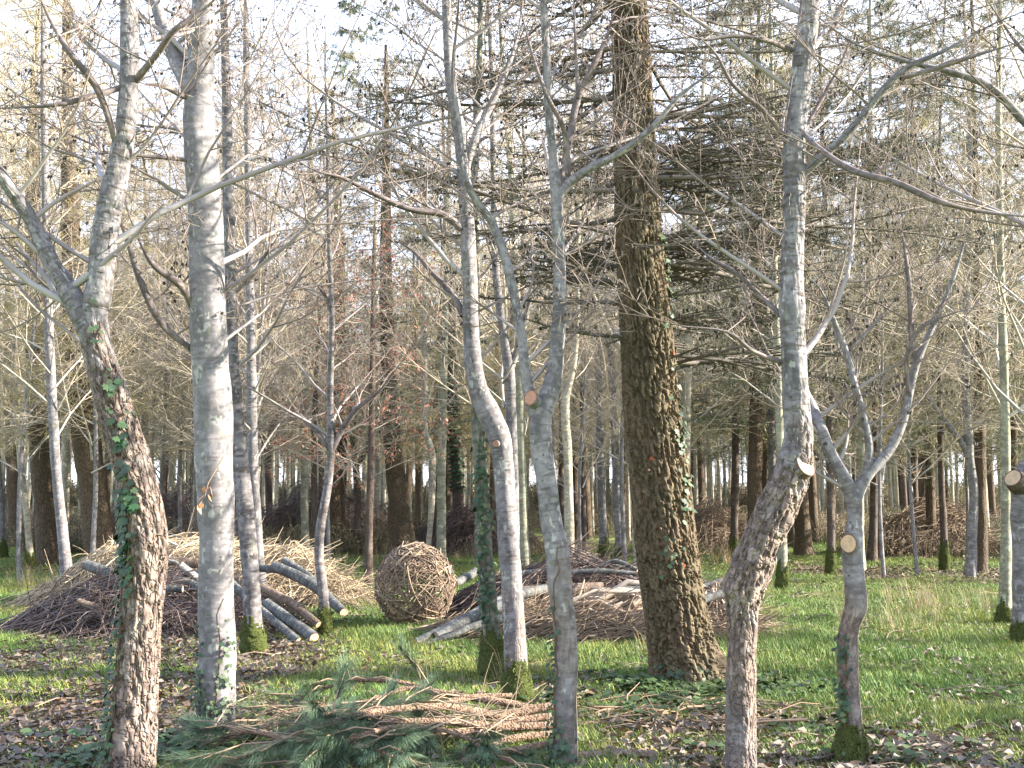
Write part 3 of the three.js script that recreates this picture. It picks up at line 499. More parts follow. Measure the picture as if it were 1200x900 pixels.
// moss round the feet
const [mossMap, mossBump] = texture(256, 256, (u, v) => { const f = fbm(u * 24, v * 24, 2, 3), g = noise(u * 90, v * 90, 4); return [...mix3(mix3([46, 56, 18], [86, 96, 34], f), [112, 114, 50], sst(0.7, 0.9, g) * 0.6), f * 0.6 + g * 0.4]; });
const MOSS = new THREE.MeshStandardMaterial({ map: mossMap, bumpMap: mossBump, bumpScale: 0.02, roughness: 1, name: 'moss' });
const MOSSB = new THREE.MeshStandardMaterial({ vertexColors: true, roughness: 1, name: 'moss fronds' });
function mossFoot(g, samples, org, hgt, thick, seed) {
  const G = new Geo(), T = new Geo(), pts = [], rad = [], rnd = rng(seed);
  const last = samples.findIndex((q) => q.p.y > hgt * 1.6);
  for (let k = 0; k <= last; k++) { pts.push(samples[k].p.clone().sub(org)); rad.push(samples[k].r); }
  if (pts.length < 3) return;
  const P2 = [], R2 = []; for (let k = 0; k < pts.length - 1; k++) for (let j = 0; j < 4; j++) { P2.push(pts[k].clone().lerp(pts[k + 1], j / 4)); R2.push(mix(rad[k], rad[k + 1], j / 4)); }
  const cover = (a, y) => { const edge = hgt * (0.35 + 1.3 * fbm(Math.cos(a) * 1.6 + seed, Math.sin(a) * 1.6, seed, 3)), k = 1 - sst(edge * 0.35, edge, y); return k * (0.35 + 0.65 * sst(0.25, 0.6, fbm(Math.cos(a) * 4 + seed, y * 22, Math.sin(a) * 4, 2))); };
  const lift = (a, y) => thick * cover(a, y) * (0.5 + 0.5 * Math.exp(-y / (hgt * 0.5))) * (0.5 + fbm(Math.cos(a) * 4 + seed, y * 30, Math.sin(a) * 4 + 2, 3));
  G.tube(P2, R2, 36, [1, 1, 1], { seam: true, vs: 5, us: 3, disp: (a, y, r) => { const yy = Math.max(0, y - 0.2), c = cover(a, yy); return c < 0.12 ? -0.03 : lift(a, yy) + r * 0.06 * c; } });
  const m = part(g, 'moss', weldSeam(G.build(true), 36), MOSS);
  for (let k = 0; k < 1500; k++) {
    const a = rnd() * 6.283, y = rnd() * hgt * 1.1; if (cover(a, y) < 0.25) continue;
    const i = Math.max(0, samples.findIndex((q) => q.p.y > y)), s = samples[i];
    const n = V(Math.cos(a), 0, Math.sin(a)), p = V(s.p.x, y, s.p.z).sub(org).addScaledVector(n, s.r * 1.03 + lift(a, y) * 0.6), e = p.clone().addScaledVector(n, 0.012 + rnd() * 0.02).add(V((rnd() - 0.5) * 0.03, (rnd() - 0.55) * 0.05, (rnd() - 0.5) * 0.03)), w = V(-n.z, 0.5, n.x).multiplyScalar(0.0045);
    const f = 0.5 + rnd() * 0.9; T.tri(p.clone().sub(w), p.clone().add(w), e, [0.075 * f, 0.09 * f, 0.018 * f]);
  }
  part(m, 'moss_fronds', T.build(), MOSSB, 'stuff');
}
for (const [k, hgt, th] of [['behind', 0.42, 0.03], ['thin', 0.36, 0.022], ['pairBack', 0.5, 0.035], ['crook', 0.36, 0.028], ['lopped', 0.3, 0.03]]) mossFoot(heroes[k].g, heroes[k].s, heroes[k].org, hgt, th, 30 + hgt * 100);
// ------------------------------------------------------------------ ivy
function ivyLeaf(G, p, n, sz, rnd, col) {
  const up = V((rnd() - 0.5) * 1.2, -1 + rnd() * 0.5, (rnd() - 0.5) * 0.6), x = up.clone().cross(n).normalize(), y = n.clone().cross(x).normalize();
  const nn = n.clone().add(V((rnd() - 0.5) * 0.9, 0.35 + rnd() * 0.4, (rnd() - 0.5) * 0.9)).normalize();
  const x2 = y.clone().cross(nn).normalize(), y2 = nn.clone().cross(x2).normalize();
  const out = [[0, -0.35], [0.32, -0.5], [0.5, -0.12], [0.34, 0.02], [0.42, 0.3], [0.16, 0.3], [0, 0.62], [-0.16, 0.3], [-0.42, 0.3], [-0.34, 0.02], [-0.5, -0.12], [-0.32, -0.5]].map(([a, b]) => p.clone().addScaledVector(x2, a * sz).addScaledVector(y2, b * sz).addScaledVector(nn, -Math.abs(a) * sz * 0.35));
  G.fan(p.clone().addScaledVector(nn, 0.004), out, col, nn);
}
const ivyTone = (rnd) => { const k = rnd(); return k < 0.72 ? [0.014 + rnd() * 0.016, 0.036 + rnd() * 0.03, 0.014 + rnd() * 0.01] : k < 0.93 ? [0.034, 0.07, 0.022] : [0.085, 0.11, 0.035]; };
const VINE = new THREE.MeshStandardMaterial({ color: 0x5b4637, roughness: 0.95, name: 'ivy stem' });
function ivy(key, label, path, leaves, seed, around = 0) {
  const h = heroes[key], rnd = rng(seed), base = surfacePoint(h, path[path.length - 1][1], path[path.length - 1][0]).p;
  const o = thing('ivy_vine', label, 'ivy', [base.x, 0, base.z]), org = V(base.x, 0, base.z);
  const SG = new Geo(), st = []; for (let k = 0; k < path.length - 1; k++) for (let j = 0; j < 6; j++) { const t = j / 6, x = mix(path[k][0], path[k + 1][0], t), y = mix(path[k][1], path[k + 1][1], t); st.push(surfacePoint(h, y, x + (noise(y * 0.06 + seed, k, 3) - 0.5) * 9, 0.004).p.sub(org)); }
  SG.tube(st, st.map((_, k) => 0.002 + 0.0035 * k / st.length), 5); part(o, 'stem', SG.build(), VINE);
  const big = [], rest = new Geo();
  for (const [x, y, sx, sy, n, sz] of leaves) for (let k = 0; k < n; k++) {
    const g = () => rnd() + rnd() + rnd() - 1.5, q = surfacePoint(h, y + g() * sy, x + g() * sx, 0.012 + rnd() * 0.035);
    let { p, n: nn } = q;
    if (around && rnd() < around) { const a = rnd() * 6.283; nn = V(Math.cos(a), 0, Math.sin(a)); p = q.c.p.clone().addScaledVector(nn, q.c.r + 0.01 + rnd() * 0.02); }
    const s = sz * (0.6 + rnd() * 0.7), col = ivyTone(rnd);
    if (s > 0.05 && big.length < 150) { const G = new Geo(); ivyLeaf(G, p.clone().sub(org), nn, s, rnd, col); part(o, 'leaf', G.build(), IVY); big.push(1); } else ivyLeaf(rest, p.clone().sub(org), nn, s, rnd, col);
  }
  if (rest.i.length) part(o, 'small_leaves', rest.build(), IVY, 'stuff');
}
ivy('ivied', 'glossy green ivy vine climbing the leaning forked tree', [[118, 378], [122, 400], [133, 440], [146, 490], [150, 530], [152, 570], [158, 620], [150, 700], [144, 780], [138, 850], [132, 900]],
  [[120, 395, 5, 30, 7, 0.036], [136, 450, 6, 40, 13, 0.042], [148, 505, 6, 30, 16, 0.046], [153, 560, 9, 20, 12, 0.042], [158, 592, 14, 18, 44, 0.048], [152, 640, 13, 36, 80, 0.048], [158, 680, 8, 26, 22, 0.04], [146, 730, 6, 50, 26, 0.032], [139, 800, 6, 60, 60, 0.03], [134, 870, 8, 50, 80, 0.03]], 201);
ivy('silver', 'low dark ivy sheathing the foot of the stout silver tree', [[262, 700], [263, 760], [258, 810], [252, 860]], [[240, 830, 10, 60, 150, 0.027], [258, 850, 16, 40, 110, 0.027], [268, 790, 8, 60, 40, 0.03], [238, 760, 8, 60, 30, 0.026]], 202, 0.15);
ivy('fir', 'ivy straggling down the sunny edge of the massive conifer', [[778, 265], [785, 330], [790, 420], [800, 500], [806, 560], [800, 640], [812, 720], [815, 790]], [[778, 290, 7, 50, 22, 0.055], [783, 360, 7, 50, 18, 0.05], [790, 470, 7, 50, 12, 0.055], [796, 520, 7, 40, 18, 0.055], [800, 580, 8, 40, 18, 0.05], [780, 650, 12, 25, 14, 0.045], [800, 790, 46, 16, 70, 0.05]], 203);
ivy('forked', 'thin ivy on the lower stem of the slender forked tree', [[652, 640], [650, 720], [653, 800], [650, 890]], [[650, 820, 7, 100, 80, 0.03], [655, 880, 12, 30, 70, 0.034]], 204, 0.1);
ivy('lopped', 'ivy creeping up the shaded side of the small lopped tree', [[990, 740], [987, 800], [990, 880]], [[987, 810, 5, 60, 50, 0.03], [985, 760, 5, 40, 16, 0.03]], 205);
ivy('pairBack', 'variegated ivy clinging to the slim tree with the thick mossy foot', [[562, 505], [565, 580], [568, 660], [572, 740]], [[564, 560, 6, 60, 60, 0.05], [568, 640, 7, 70, 80, 0.05], [571, 710, 8, 40, 50, 0.045]], 206, 0.3);

// ------------------------------------------------------------------ crowns shared by the trees further back (about a trunk on the y axis)
function crown(kind, seed) {
  const rnd = rng(seed), G = new Geo();
  if (kind === 'broad') {
    for (let k = 0; k < 46; k++) { const y = 2.2 + 9.2 * Math.pow((k + rnd()) / 46, 0.9), a = k * 2.4 + rnd(); sprout(G, V(0, y, 0), V(Math.cos(a), 0.55 + rnd() * 0.5, Math.sin(a)), (2.6 - y * 0.13) * (0.6 + rnd() * 0.7), 0.02 - y * 0.0009, 0, BROADFAR, rnd); }
  } else if (kind === 'larch' || kind === 'needle') {
    const green = kind === 'needle';
    const tone = (r) => green ? (r > 0.014 ? [0.2, 0.16, 0.13] : [0.2, 0.165, 0.12]) : (r > 0.014 ? [0.28, 0.22, 0.17] : [0.42, 0.355, 0.19]);
    const tuft = (GG, pts, rads, r2) => {
      const e = pts[pts.length - 1], n = green ? 9 : 3;
      for (let k = 0; k < n; k++) { const q = pts[0].clone().lerp(e, 0.2 + 0.8 * r2()), v = V(r2() - 0.5, r2() - 0.75, r2() - 0.5).normalize().multiplyScalar(0.08 + r2() * 0.09), w = V(v.z, 0, -v.x).normalize().multiplyScalar(green ? 0.0075 : 0.004), f = 0.7 + r2() * 0.6; GG.tri(q.clone().sub(w), q.clone().add(w), q.clone().add(v), green ? [0.13 * f, 0.165 * f, 0.09 * f] : [0.42 * f, 0.36 * f, 0.17 * f]); }
    };
    const C = { levels: 2, segs: [6, 3, 2], wander: 0.3, sway: 0.1, up: [0.02, -0.05, -0.1], kids: green ? [12, 5] : [15, 7], from: [0.12, 0.1], ang: [1.0, 0.9], ratio: [0.3, 0.42], flat: 2.2, min: 0.0036, tone, tip: tuft };
    for (let k = 0; k < 54; k++) { const y = 2.9 + 10.5 * Math.pow((k + rnd()) / 54, 1.25), a = k * 2.4 + rnd(); sprout(G, V(0, y, 0), V(Math.cos(a), -0.12 + rnd() * 0.2, Math.sin(a)), (3.1 - y * 0.16) * (0.65 + rnd() * 0.6), 0.024 - y * 0.001, 0, C, rnd); }
  } else if (kind === 'pole') {
    for (let k = 0; k < 34; k++) { const y = 2.8 + 9.3 * (k + rnd()) / 34, a = k * 2.4 + rnd(); sprout(G, V(0, y, 0), V(Math.cos(a), 0.6 + rnd() * 0.6, Math.sin(a)), (1.9 - y * 0.08) * (0.6 + rnd() * 0.7), 0.014 - y * 0.0005, 0, { ...BROADFAR, kids: [6, 4], min: 0.004 }, rnd); }
  } else if (kind === 'distant') {
    for (let k = 0; k < 22; k++) { const y = 3 + 9 * (k + rnd()) / 22, a = k * 2.4 + rnd(); sprout(G, V(0, y, 0), V(Math.cos(a), 0.5 + rnd() * 0.6, Math.sin(a)), (2.1 - y * 0.09) * (0.6 + rnd() * 0.7), 0.02, 0, { ...BROADFAR, segs: [3, 2, 1], kids: [6, 4], min: 0.009 }, rnd); }
  } else if (kind === 'beech') {
    const leafy = (GG, pts, rads, r2) => { for (let k = 0; k < 5; k++) if (r2() < 0.24) { const q = pts[0].clone().lerp(pts[pts.length - 1], r2()), v = V(r2() - 0.5, r2() - 0.8, r2() - 0.5).normalize().multiplyScalar(0.085), w = V(v.z, 0.2, -v.x).normalize().multiplyScalar(0.026), f = 0.6 + r2() * 0.7, m = q.clone().addScaledVector(v, 0.5); GG.tri(q, m.clone().add(w), q.clone().add(v), [0.3 * f, 0.095 * f, 0.055 * f]); GG.tri(q, q.clone().add(v), m.clone().sub(w), [0.3 * f, 0.095 * f, 0.055 * f]); } };
    for (let k = 0; k < 26; k++) { const y = 2.2 + 5.5 * (k + rnd()) / 26, a = k * 2.4 + rnd(); sprout(G, V(0, y, 0), V(Math.cos(a), 0.15 + rnd() * 0.3, Math.sin(a)), 1.9 * (0.6 + rnd() * 0.7), 0.014, 0, { ...BROADFAR, tip: leafy }, rnd); }
  }
  return G.build();
}
const CROWNS = {};
for (const [k, n] of [['broad', 4], ['larch', 3], ['needle', 3], ['pole', 3], ['beech', 1], ['distant', 3]]) CROWNS[k] = Array.from({ length: n }, (_, i) => crown(k, 300 + i * 7 + k.length * 31));
let crownTurn = 0;
// trees of the middle distance: trunk traced, crown shared
const mids = [];
function mid(pts, bark, crownKind, label, o = {}) {
  const d = o.d ?? depthOf(pts[0][1]), s = trace(pts.map((p) => [...p]), d, 0.12), rnd = rng(500 + mids.length);
  s.unshift({ p: V(s[0].p.x, -0.2, s[0].p.z), r: s[0].r * 1.15 });
  const e = s[s.length - 1], top = o.top ?? 12.5, dir = e.p.clone().sub(s[s.length - 4].p).normalize(); dir.y = Math.max(dir.y, 1.2); dir.normalize();
  for (let k = 1; k <= 10; k++) { dir.x += (rnd() - 0.5) * 0.05; dir.normalize(); if (top > e.p.y) s.push({ p: s[s.length - 1].p.clone().addScaledVector(dir, (top - e.p.y) / 10), r: e.r * (1 - 0.75 * k / 10) }); }
  const org = V(s[0].p.x, 0, s[0].p.z), g = thing(o.name ?? (crownKind === 'larch' || crownKind === 'needle' ? 'conifer_tree' : 'bare_tree'), label, crownKind === 'larch' || crownKind === 'needle' ? 'conifer' : 'tree', [org.x, 0, org.z], o.group);
  const G = new Geo(), sides = 14; G.tube(shift(s.map((q) => q.p), org), s.map((q) => q.r), sides, [1, 1, 1], { seam: true, disp: (a, y, r) => r * ((fbm(Math.cos(a) + mids.length * 3, y * 3, Math.sin(a), 2) - 0.5) * 0.3 + 0.25 * Math.exp(-Math.max(0, y - 0.2) / 0.25)) });
  part(g, 'trunk', weldSeam(G.build(true), sides), BARK[bark]);
  const hi = s.findIndex((q) => q.p.y > 5), q5 = (s[hi] ?? e).p.clone().sub(org);
  const c = part(g, 'crown', CROWNS[crownKind][mids.length % CROWNS[crownKind].length], o.leafy ? LEAF : TWIG);
  c.quaternion.setFromUnitVectors(UP, q5.normalize()).multiply(new THREE.Quaternion().setFromAxisAngle(UP, crownTurn += 2.4));
  const sc = o.crown ?? 1; c.scale.set(sc, o.crownY ?? 1, sc);
  if (o.moss) mossFoot(g, s.map((q) => ({ p: q.p, r: q.r * 1.1 })), org, o.moss, 0.03, 600 + mids.length);
  for (const lp of o.limbs ?? []) { const ls = trace(lp, d, 0.1), LG = new Geo(); LG.tube(shift(ls.map((q) => q.p), org), ls.map((q) => q.r), 7, [1, 1, 1], { seam: true }); part(g, 'branch', LG.build(), BARK[bark]); }
  mids.push({ g, s, org, d });
  return mids[mids.length - 1];
}
const FAR = 'conifers of the middle wood';
// left
mid([[78, 668, 13], [73, 620, 12], [66, 550, 11], [61, 470, 11], [57, 380, 10], [54, 280, 9], [52, 150, 8]], 'silver', 'broad', 'slim pale leaning tree rising from the left end of the brushwood heap', { d: 16 });
mid([[60, 652, 28], [54, 590, 26], [46, 500, 25], [42, 400, 22], [38, 250, 18]], 'pine', 'larch', 'brown conifer trunk beside the slim pale leaning tree', { d: 24 });
mid([[118, 645, 36], [112, 590, 33], [100, 510, 31], [92, 430, 28], [84, 300, 23]], 'pine', 'larch', 'thick leaning brown conifer beyond the ivied tree', { d: 21 });
mid([[36, 665, 9], [33, 620, 7], [26, 560, 7], [20, 500, 6], [15, 400, 5]], 'pale', 'pole', 'spindly tree with a mossy foot left of the brown conifers', { moss: 0.4 });
mid([[20, 640, 15], [16, 580, 14], [12, 500, 13], [10, 380, 11]], 'pine', 'larch', 'slim brown conifer at the edge of the clearing behind the spindly mossy tree', {});
mid([[2, 655, 11], [0, 600, 10], [-5, 520, 9], [-8, 400, 8]], 'silver', 'broad', 'grey tree with a dark foot standing before the slim brown conifer', { moss: 0.5 });
// behind the heap
mid([[306, 690, 14], [302, 630, 12], [297, 560, 12], [295, 480, 12], [294, 400, 11], [292, 280, 9], [290, 120, 8]], 'silver', 'broad', 'slim white barked tree just past the slim grey mossy one', { d: 14.5 });
mid([[168, 640, 10], [168, 560, 9], [170, 470, 8], [171, 380, 7]], 'dark', 'larch', 'dark thin conifer seen past the elbow of the ivied tree', { d: 30 });
mid([[316, 640, 8], [315, 580, 8], [314, 530, 8], [320, 495, 7], [327, 460, 5]], 'dark', 'broad', 'dark forked tree beside the green topped bramble mound', { d: 32, crown: 0.8, limbs: [[[315, 535, 7], [307, 510, 6], [302, 490, 4]]] });
mid([[358, 640, 10], [357, 590, 9], [357, 530, 9], [357, 460, 9], [360, 380, 8], [364, 250, 7]], 'green', 'pole', 'straight pale tree in front of the bramble mound', { d: 25 });
mid([[394, 645, 24], [393, 590, 21], [396, 530, 20], [397, 470, 18], [398, 350, 14]], 'pine', 'larch', 'reddish brown conifer behind the thin dark sapling', { d: 29 });
mid([[418, 645, 9], [419, 600, 8], [418, 560, 8], [414, 520, 6], [410, 480, 5]], 'dark', 'broad', 'small dark forked tree between the two brown conifers', { d: 28, crown: 0.7, limbs: [[[419, 545, 6], [430, 525, 6], [435, 505, 5], [437, 490, 4]]] });
mid([[472, 643, 30], [468, 600, 25], [463, 550, 22], [458, 500, 21], [455, 440, 19], [452, 320, 15]], 'pine', 'needle', 'sturdy red brown conifer behind the woven ball', { d: 26 });
mid([[502, 640, 6], [506, 590, 7], [506, 530, 8], [499, 505, 6], [498, 440, 6], [497, 330, 5]], 'pale', 'pole', 'kinked white stemmed sapling behind the woven ball', { d: 24 });
mid([[517, 652, 11], [517, 600, 11], [518, 540, 10], [519, 460, 10], [521, 380, 9], [523, 260, 8]], 'green', 'pole', 'straight greenish tree right of the woven ball', { d: 22 });
const ivied2 = mid([[541, 640, 13], [538, 600, 13], [534, 540, 13], [530, 470, 12], [528, 360, 10]], 'dark', 'larch', 'ivy cloaked dark trunk past the straight greenish tree', { d: 29 });
mid([[432, 500, 9], [434, 420, 8], [436, 330, 7], [437, 240, 6]].map(([x, y, w]) => [x, y + 140, w]), 'dark', 'beech', 'young beech still holding russet leaves', { d: 18.5, top: 6.2, crown: 0.75, crownY: 0.72, leafy: true });
mid([[300, 640, 7], [298, 560, 7], [299, 480, 6]].map(([x, y, w]) => [x + 70, y, w]), 'dark', 'beech', 'second russet leaved beech nearer the thin dark sapling', { d: 22, top: 7, leafy: true, crown: 0.8, crownY: 0.8 });
// centre
mid([[615, 660, 13], [613, 610, 11], [612, 560, 10], [610, 500, 10], [608, 420, 9], [604, 300, 8]], 'green', 'broad', 'thin green stained tree with mossy foot showing past the crook stemmed tree', { d: 19, moss: 0.5 });
mid([[603, 690, 16], [602, 640, 14], [601, 580, 14], [600, 520, 13], [597, 440, 13], [589, 385, 10], [582, 330, 9], [579, 250, 8], [577, 140, 6]], 'silver', 'broad', 'grey tree hidden low down by the crook stemmed tree', { d: 14, limbs: [[[596, 440, 8], [606, 410, 8], [612, 385, 7], [622, 350, 5]]] });
mid([[668, 660, 11], [667, 600, 11], [665, 530, 10], [663, 470, 10], [672, 430, 7], [676, 380, 6], [678, 280, 5]], 'pale', 'pole', 'pale forked tree right behind the slender forked one', { d: 19, limbs: [[[664, 480, 7], [660, 460, 6], [656, 430, 4]]] });
mid([[708, 652, 10], [706, 600, 9], [703, 530, 9], [702, 460, 8], [700, 350, 7]], 'silver', 'broad', 'mossy footed silver tree, the left of two before the conifer', { d: 25, moss: 0.55 });
mid([[727, 652, 11], [724, 600, 10], [721, 530, 9], [718, 460, 8], [714, 400, 7], [708, 300, 6]], 'silver', 'broad', 'mossy footed silver tree, the one closer to the massive conifer', { d: 24, moss: 0.55 });
mid([[685, 650, 7], [683, 580, 7], [683, 500, 6], [682, 420, 5]], 'dark', 'broad', 'dark thin tree between the pale forked and silver trees', { d: 29 });
mid([[748, 668, 9], [745, 620, 9], [742, 560, 9], [741, 520, 8], [740, 440, 8], [728, 410, 7], [715, 390, 6]], 'pale', 'pole', 'white bent tree half hidden by the massive conifer', { d: 20 });
// right
mid([[804, 660, 11], [802, 580, 10], [804, 500, 10], [806, 430, 9], [810, 340, 8], [815, 240, 7]], 'pale', 'broad', 'bright white trunk just past the sunny edge of the massive conifer', { d: 22 });
mid([[860, 653, 10], [861, 600, 9], [862, 540, 9], [862, 470, 8]], 'dark', 'needle', 'thin dark conifer with a mossy foot left of the stout brown one', { d: 25, moss: 0.6 });
mid([[884, 655, 18], [884, 600, 17], [885, 540, 16], [886, 470, 15], [886, 380, 13]], 'pine', 'needle', 'stout straight brown conifer behind the gnarled bole', { d: 23 });
mid([[904, 645, 10], [905, 580, 9], [904, 510, 9], [901, 440, 8], [898, 350, 7]], 'silver', 'broad', 'white stemmed tree beside the stout straight brown conifer', { d: 24 });
mid([[896, 640, 12], [897, 560, 11], [897, 480, 10]], 'pine', 'larch', 'dark conifer tucked between brown conifer and white stem', { d: 29 });
mid([[942, 648, 20], [940, 610, 17], [936, 560, 16], [932, 500, 15]], 'pine', 'larch', 'red brown conifer foot showing right of the gnarled bole', { d: 27 });
mid([[917, 697, 13], [917, 660, 11], [916, 600, 10], [914, 520, 9], [912, 430, 8]], 'green', 'broad', 'mossy footed tree nearly hidden behind the gnarled bole', { d: 17.5, moss: 0.5 });
mid([[974, 673, 10], [974, 620, 9], [973, 560, 8], [972, 480, 8], [970, 380, 7]], 'dark', 'broad', 'thin mossy footed tree left of the lopped tree', { d: 20.5, moss: 0.6 });
mid([[1008, 660, 11], [1007, 600, 10], [1009, 530, 10], [1012, 440, 9], [1016, 350, 8], [1018, 220, 7]], 'green', 'pole', 'greenish straight trunk framed by the fork of the lopped tree', { d: 22 });
mid([[1022, 657, 11], [1024, 600, 9], [1025, 540, 9], [1026, 460, 8]], 'dark', 'needle', 'dark conifer just right of the lopped tree', { d: 24 });
mid([[1030, 655, 7], [1031, 600, 6], [1031, 540, 6], [1030, 460, 5]], 'dark', 'larch', 'second thinner dark conifer beside the lopped tree', { d: 26 });
mid([[1073, 640, 9], [1072, 590, 8], [1071, 530, 8], [1070, 460, 7]], 'dark', 'needle', 'dark conifer standing left of the arched brush heap', { d: 31 });
mid([[1084, 640, 7], [1083, 580, 7], [1082, 510, 7], [1080, 440, 6]], 'dark', 'larch', 'dark thin conifer rising from the arched brush heap', { d: 33 });
mid([[1107, 667, 9], [1106, 620, 8], [1103, 560, 7], [1102, 500, 7], [1100, 420, 6]], 'dark', 'broad', 'mossy footed dark tree in front of the arched brush heap', { d: 22, moss: 0.6 });
mid([[1137, 674, 13], [1139, 630, 11], [1141, 580, 10], [1136, 530, 10], [1132, 460, 9], [1132, 380, 8], [1135, 250, 7]], 'silver', 'broad', 'silver tree with a low side limb beside a red brown conifer', { d: 20.5, limbs: [[[1136, 540, 7], [1128, 520, 7], [1112, 500, 6], [1098, 480, 5], [1080, 455, 4]]] });
mid([[1149, 672, 16], [1150, 630, 14], [1149, 560, 13], [1148, 480, 13], [1147, 380, 11]], 'pine', 'needle', 'red brown conifer close against the silver tree', { d: 21.5 });
mid([[1178, 731, 16], [1178, 700, 13], [1179, 650, 12], [1179, 580, 11], [1178, 500, 11], [1176, 420, 10], [1173, 330, 9], [1171, 200, 8]], 'green', 'broad', 'straight greenish tree with mossy foot in the grass', { moss: 0.3 });
mid([[1198, 755, 20], [1197, 700, 18], [1196, 650, 19], [1196, 600, 22], [1200, 560, 24], [1215, 530, 18], [1222, 450, 14], [1224, 300, 10]], 'silver', 'broad', 'bent tree with a sawn stub at the edge of the clearing', { moss: 0.3 });
{ // its sawn stub
  const m = mids[mids.length - 1], p = at(1187, 560, m.d - 0.1).sub(m.org), n = V(-0.75, 0.5, 0.5).normalize(), G = new Geo();
  G.tube([p.clone().addScaledVector(n, -0.26), p.clone().addScaledVector(n, -0.1), p], [0.14, 0.12, 0.1], 14, [1, 1, 1], { seam: true }); part(m.g, 'stub', weldSeam(G.build(true), 14), BARK.dark);
  const f = part(m.g, 'sawn_face', globalThis.cutDisc(0.099, 5), globalThis.cutMaterials[0]); f.position.copy(p).addScaledVector(n, 0.003); f.quaternion.setFromUnitVectors(V(0, 0, 1), n);
}
{ // ivy cloak on the dark trunk
  const m = ivied2, rnd = rng(71), G = new Geo(), o = thing('ivy_vine', 'thick dark ivy cloaking the trunk past the straight greenish tree', 'ivy', [m.org.x, 0, m.org.z]);
  for (let k = 0; k < 900; k++) { const y = 1.6 + rnd() * 3.2, i = m.s.findIndex((q) => q.p.y > y), s = m.s[i], a = rnd() * 6.283, n = V(Math.cos(a), 0, Math.sin(a)); ivyLeaf(G, s.p.clone().sub(m.org).addScaledVector(n, s.r + rnd() * 0.08), n, 0.1, rnd, ivyTone(rnd)); }
  part(o, 'leaves', G.build(), IVY, 'stuff');
}
console.log('mid trees', mids.length);

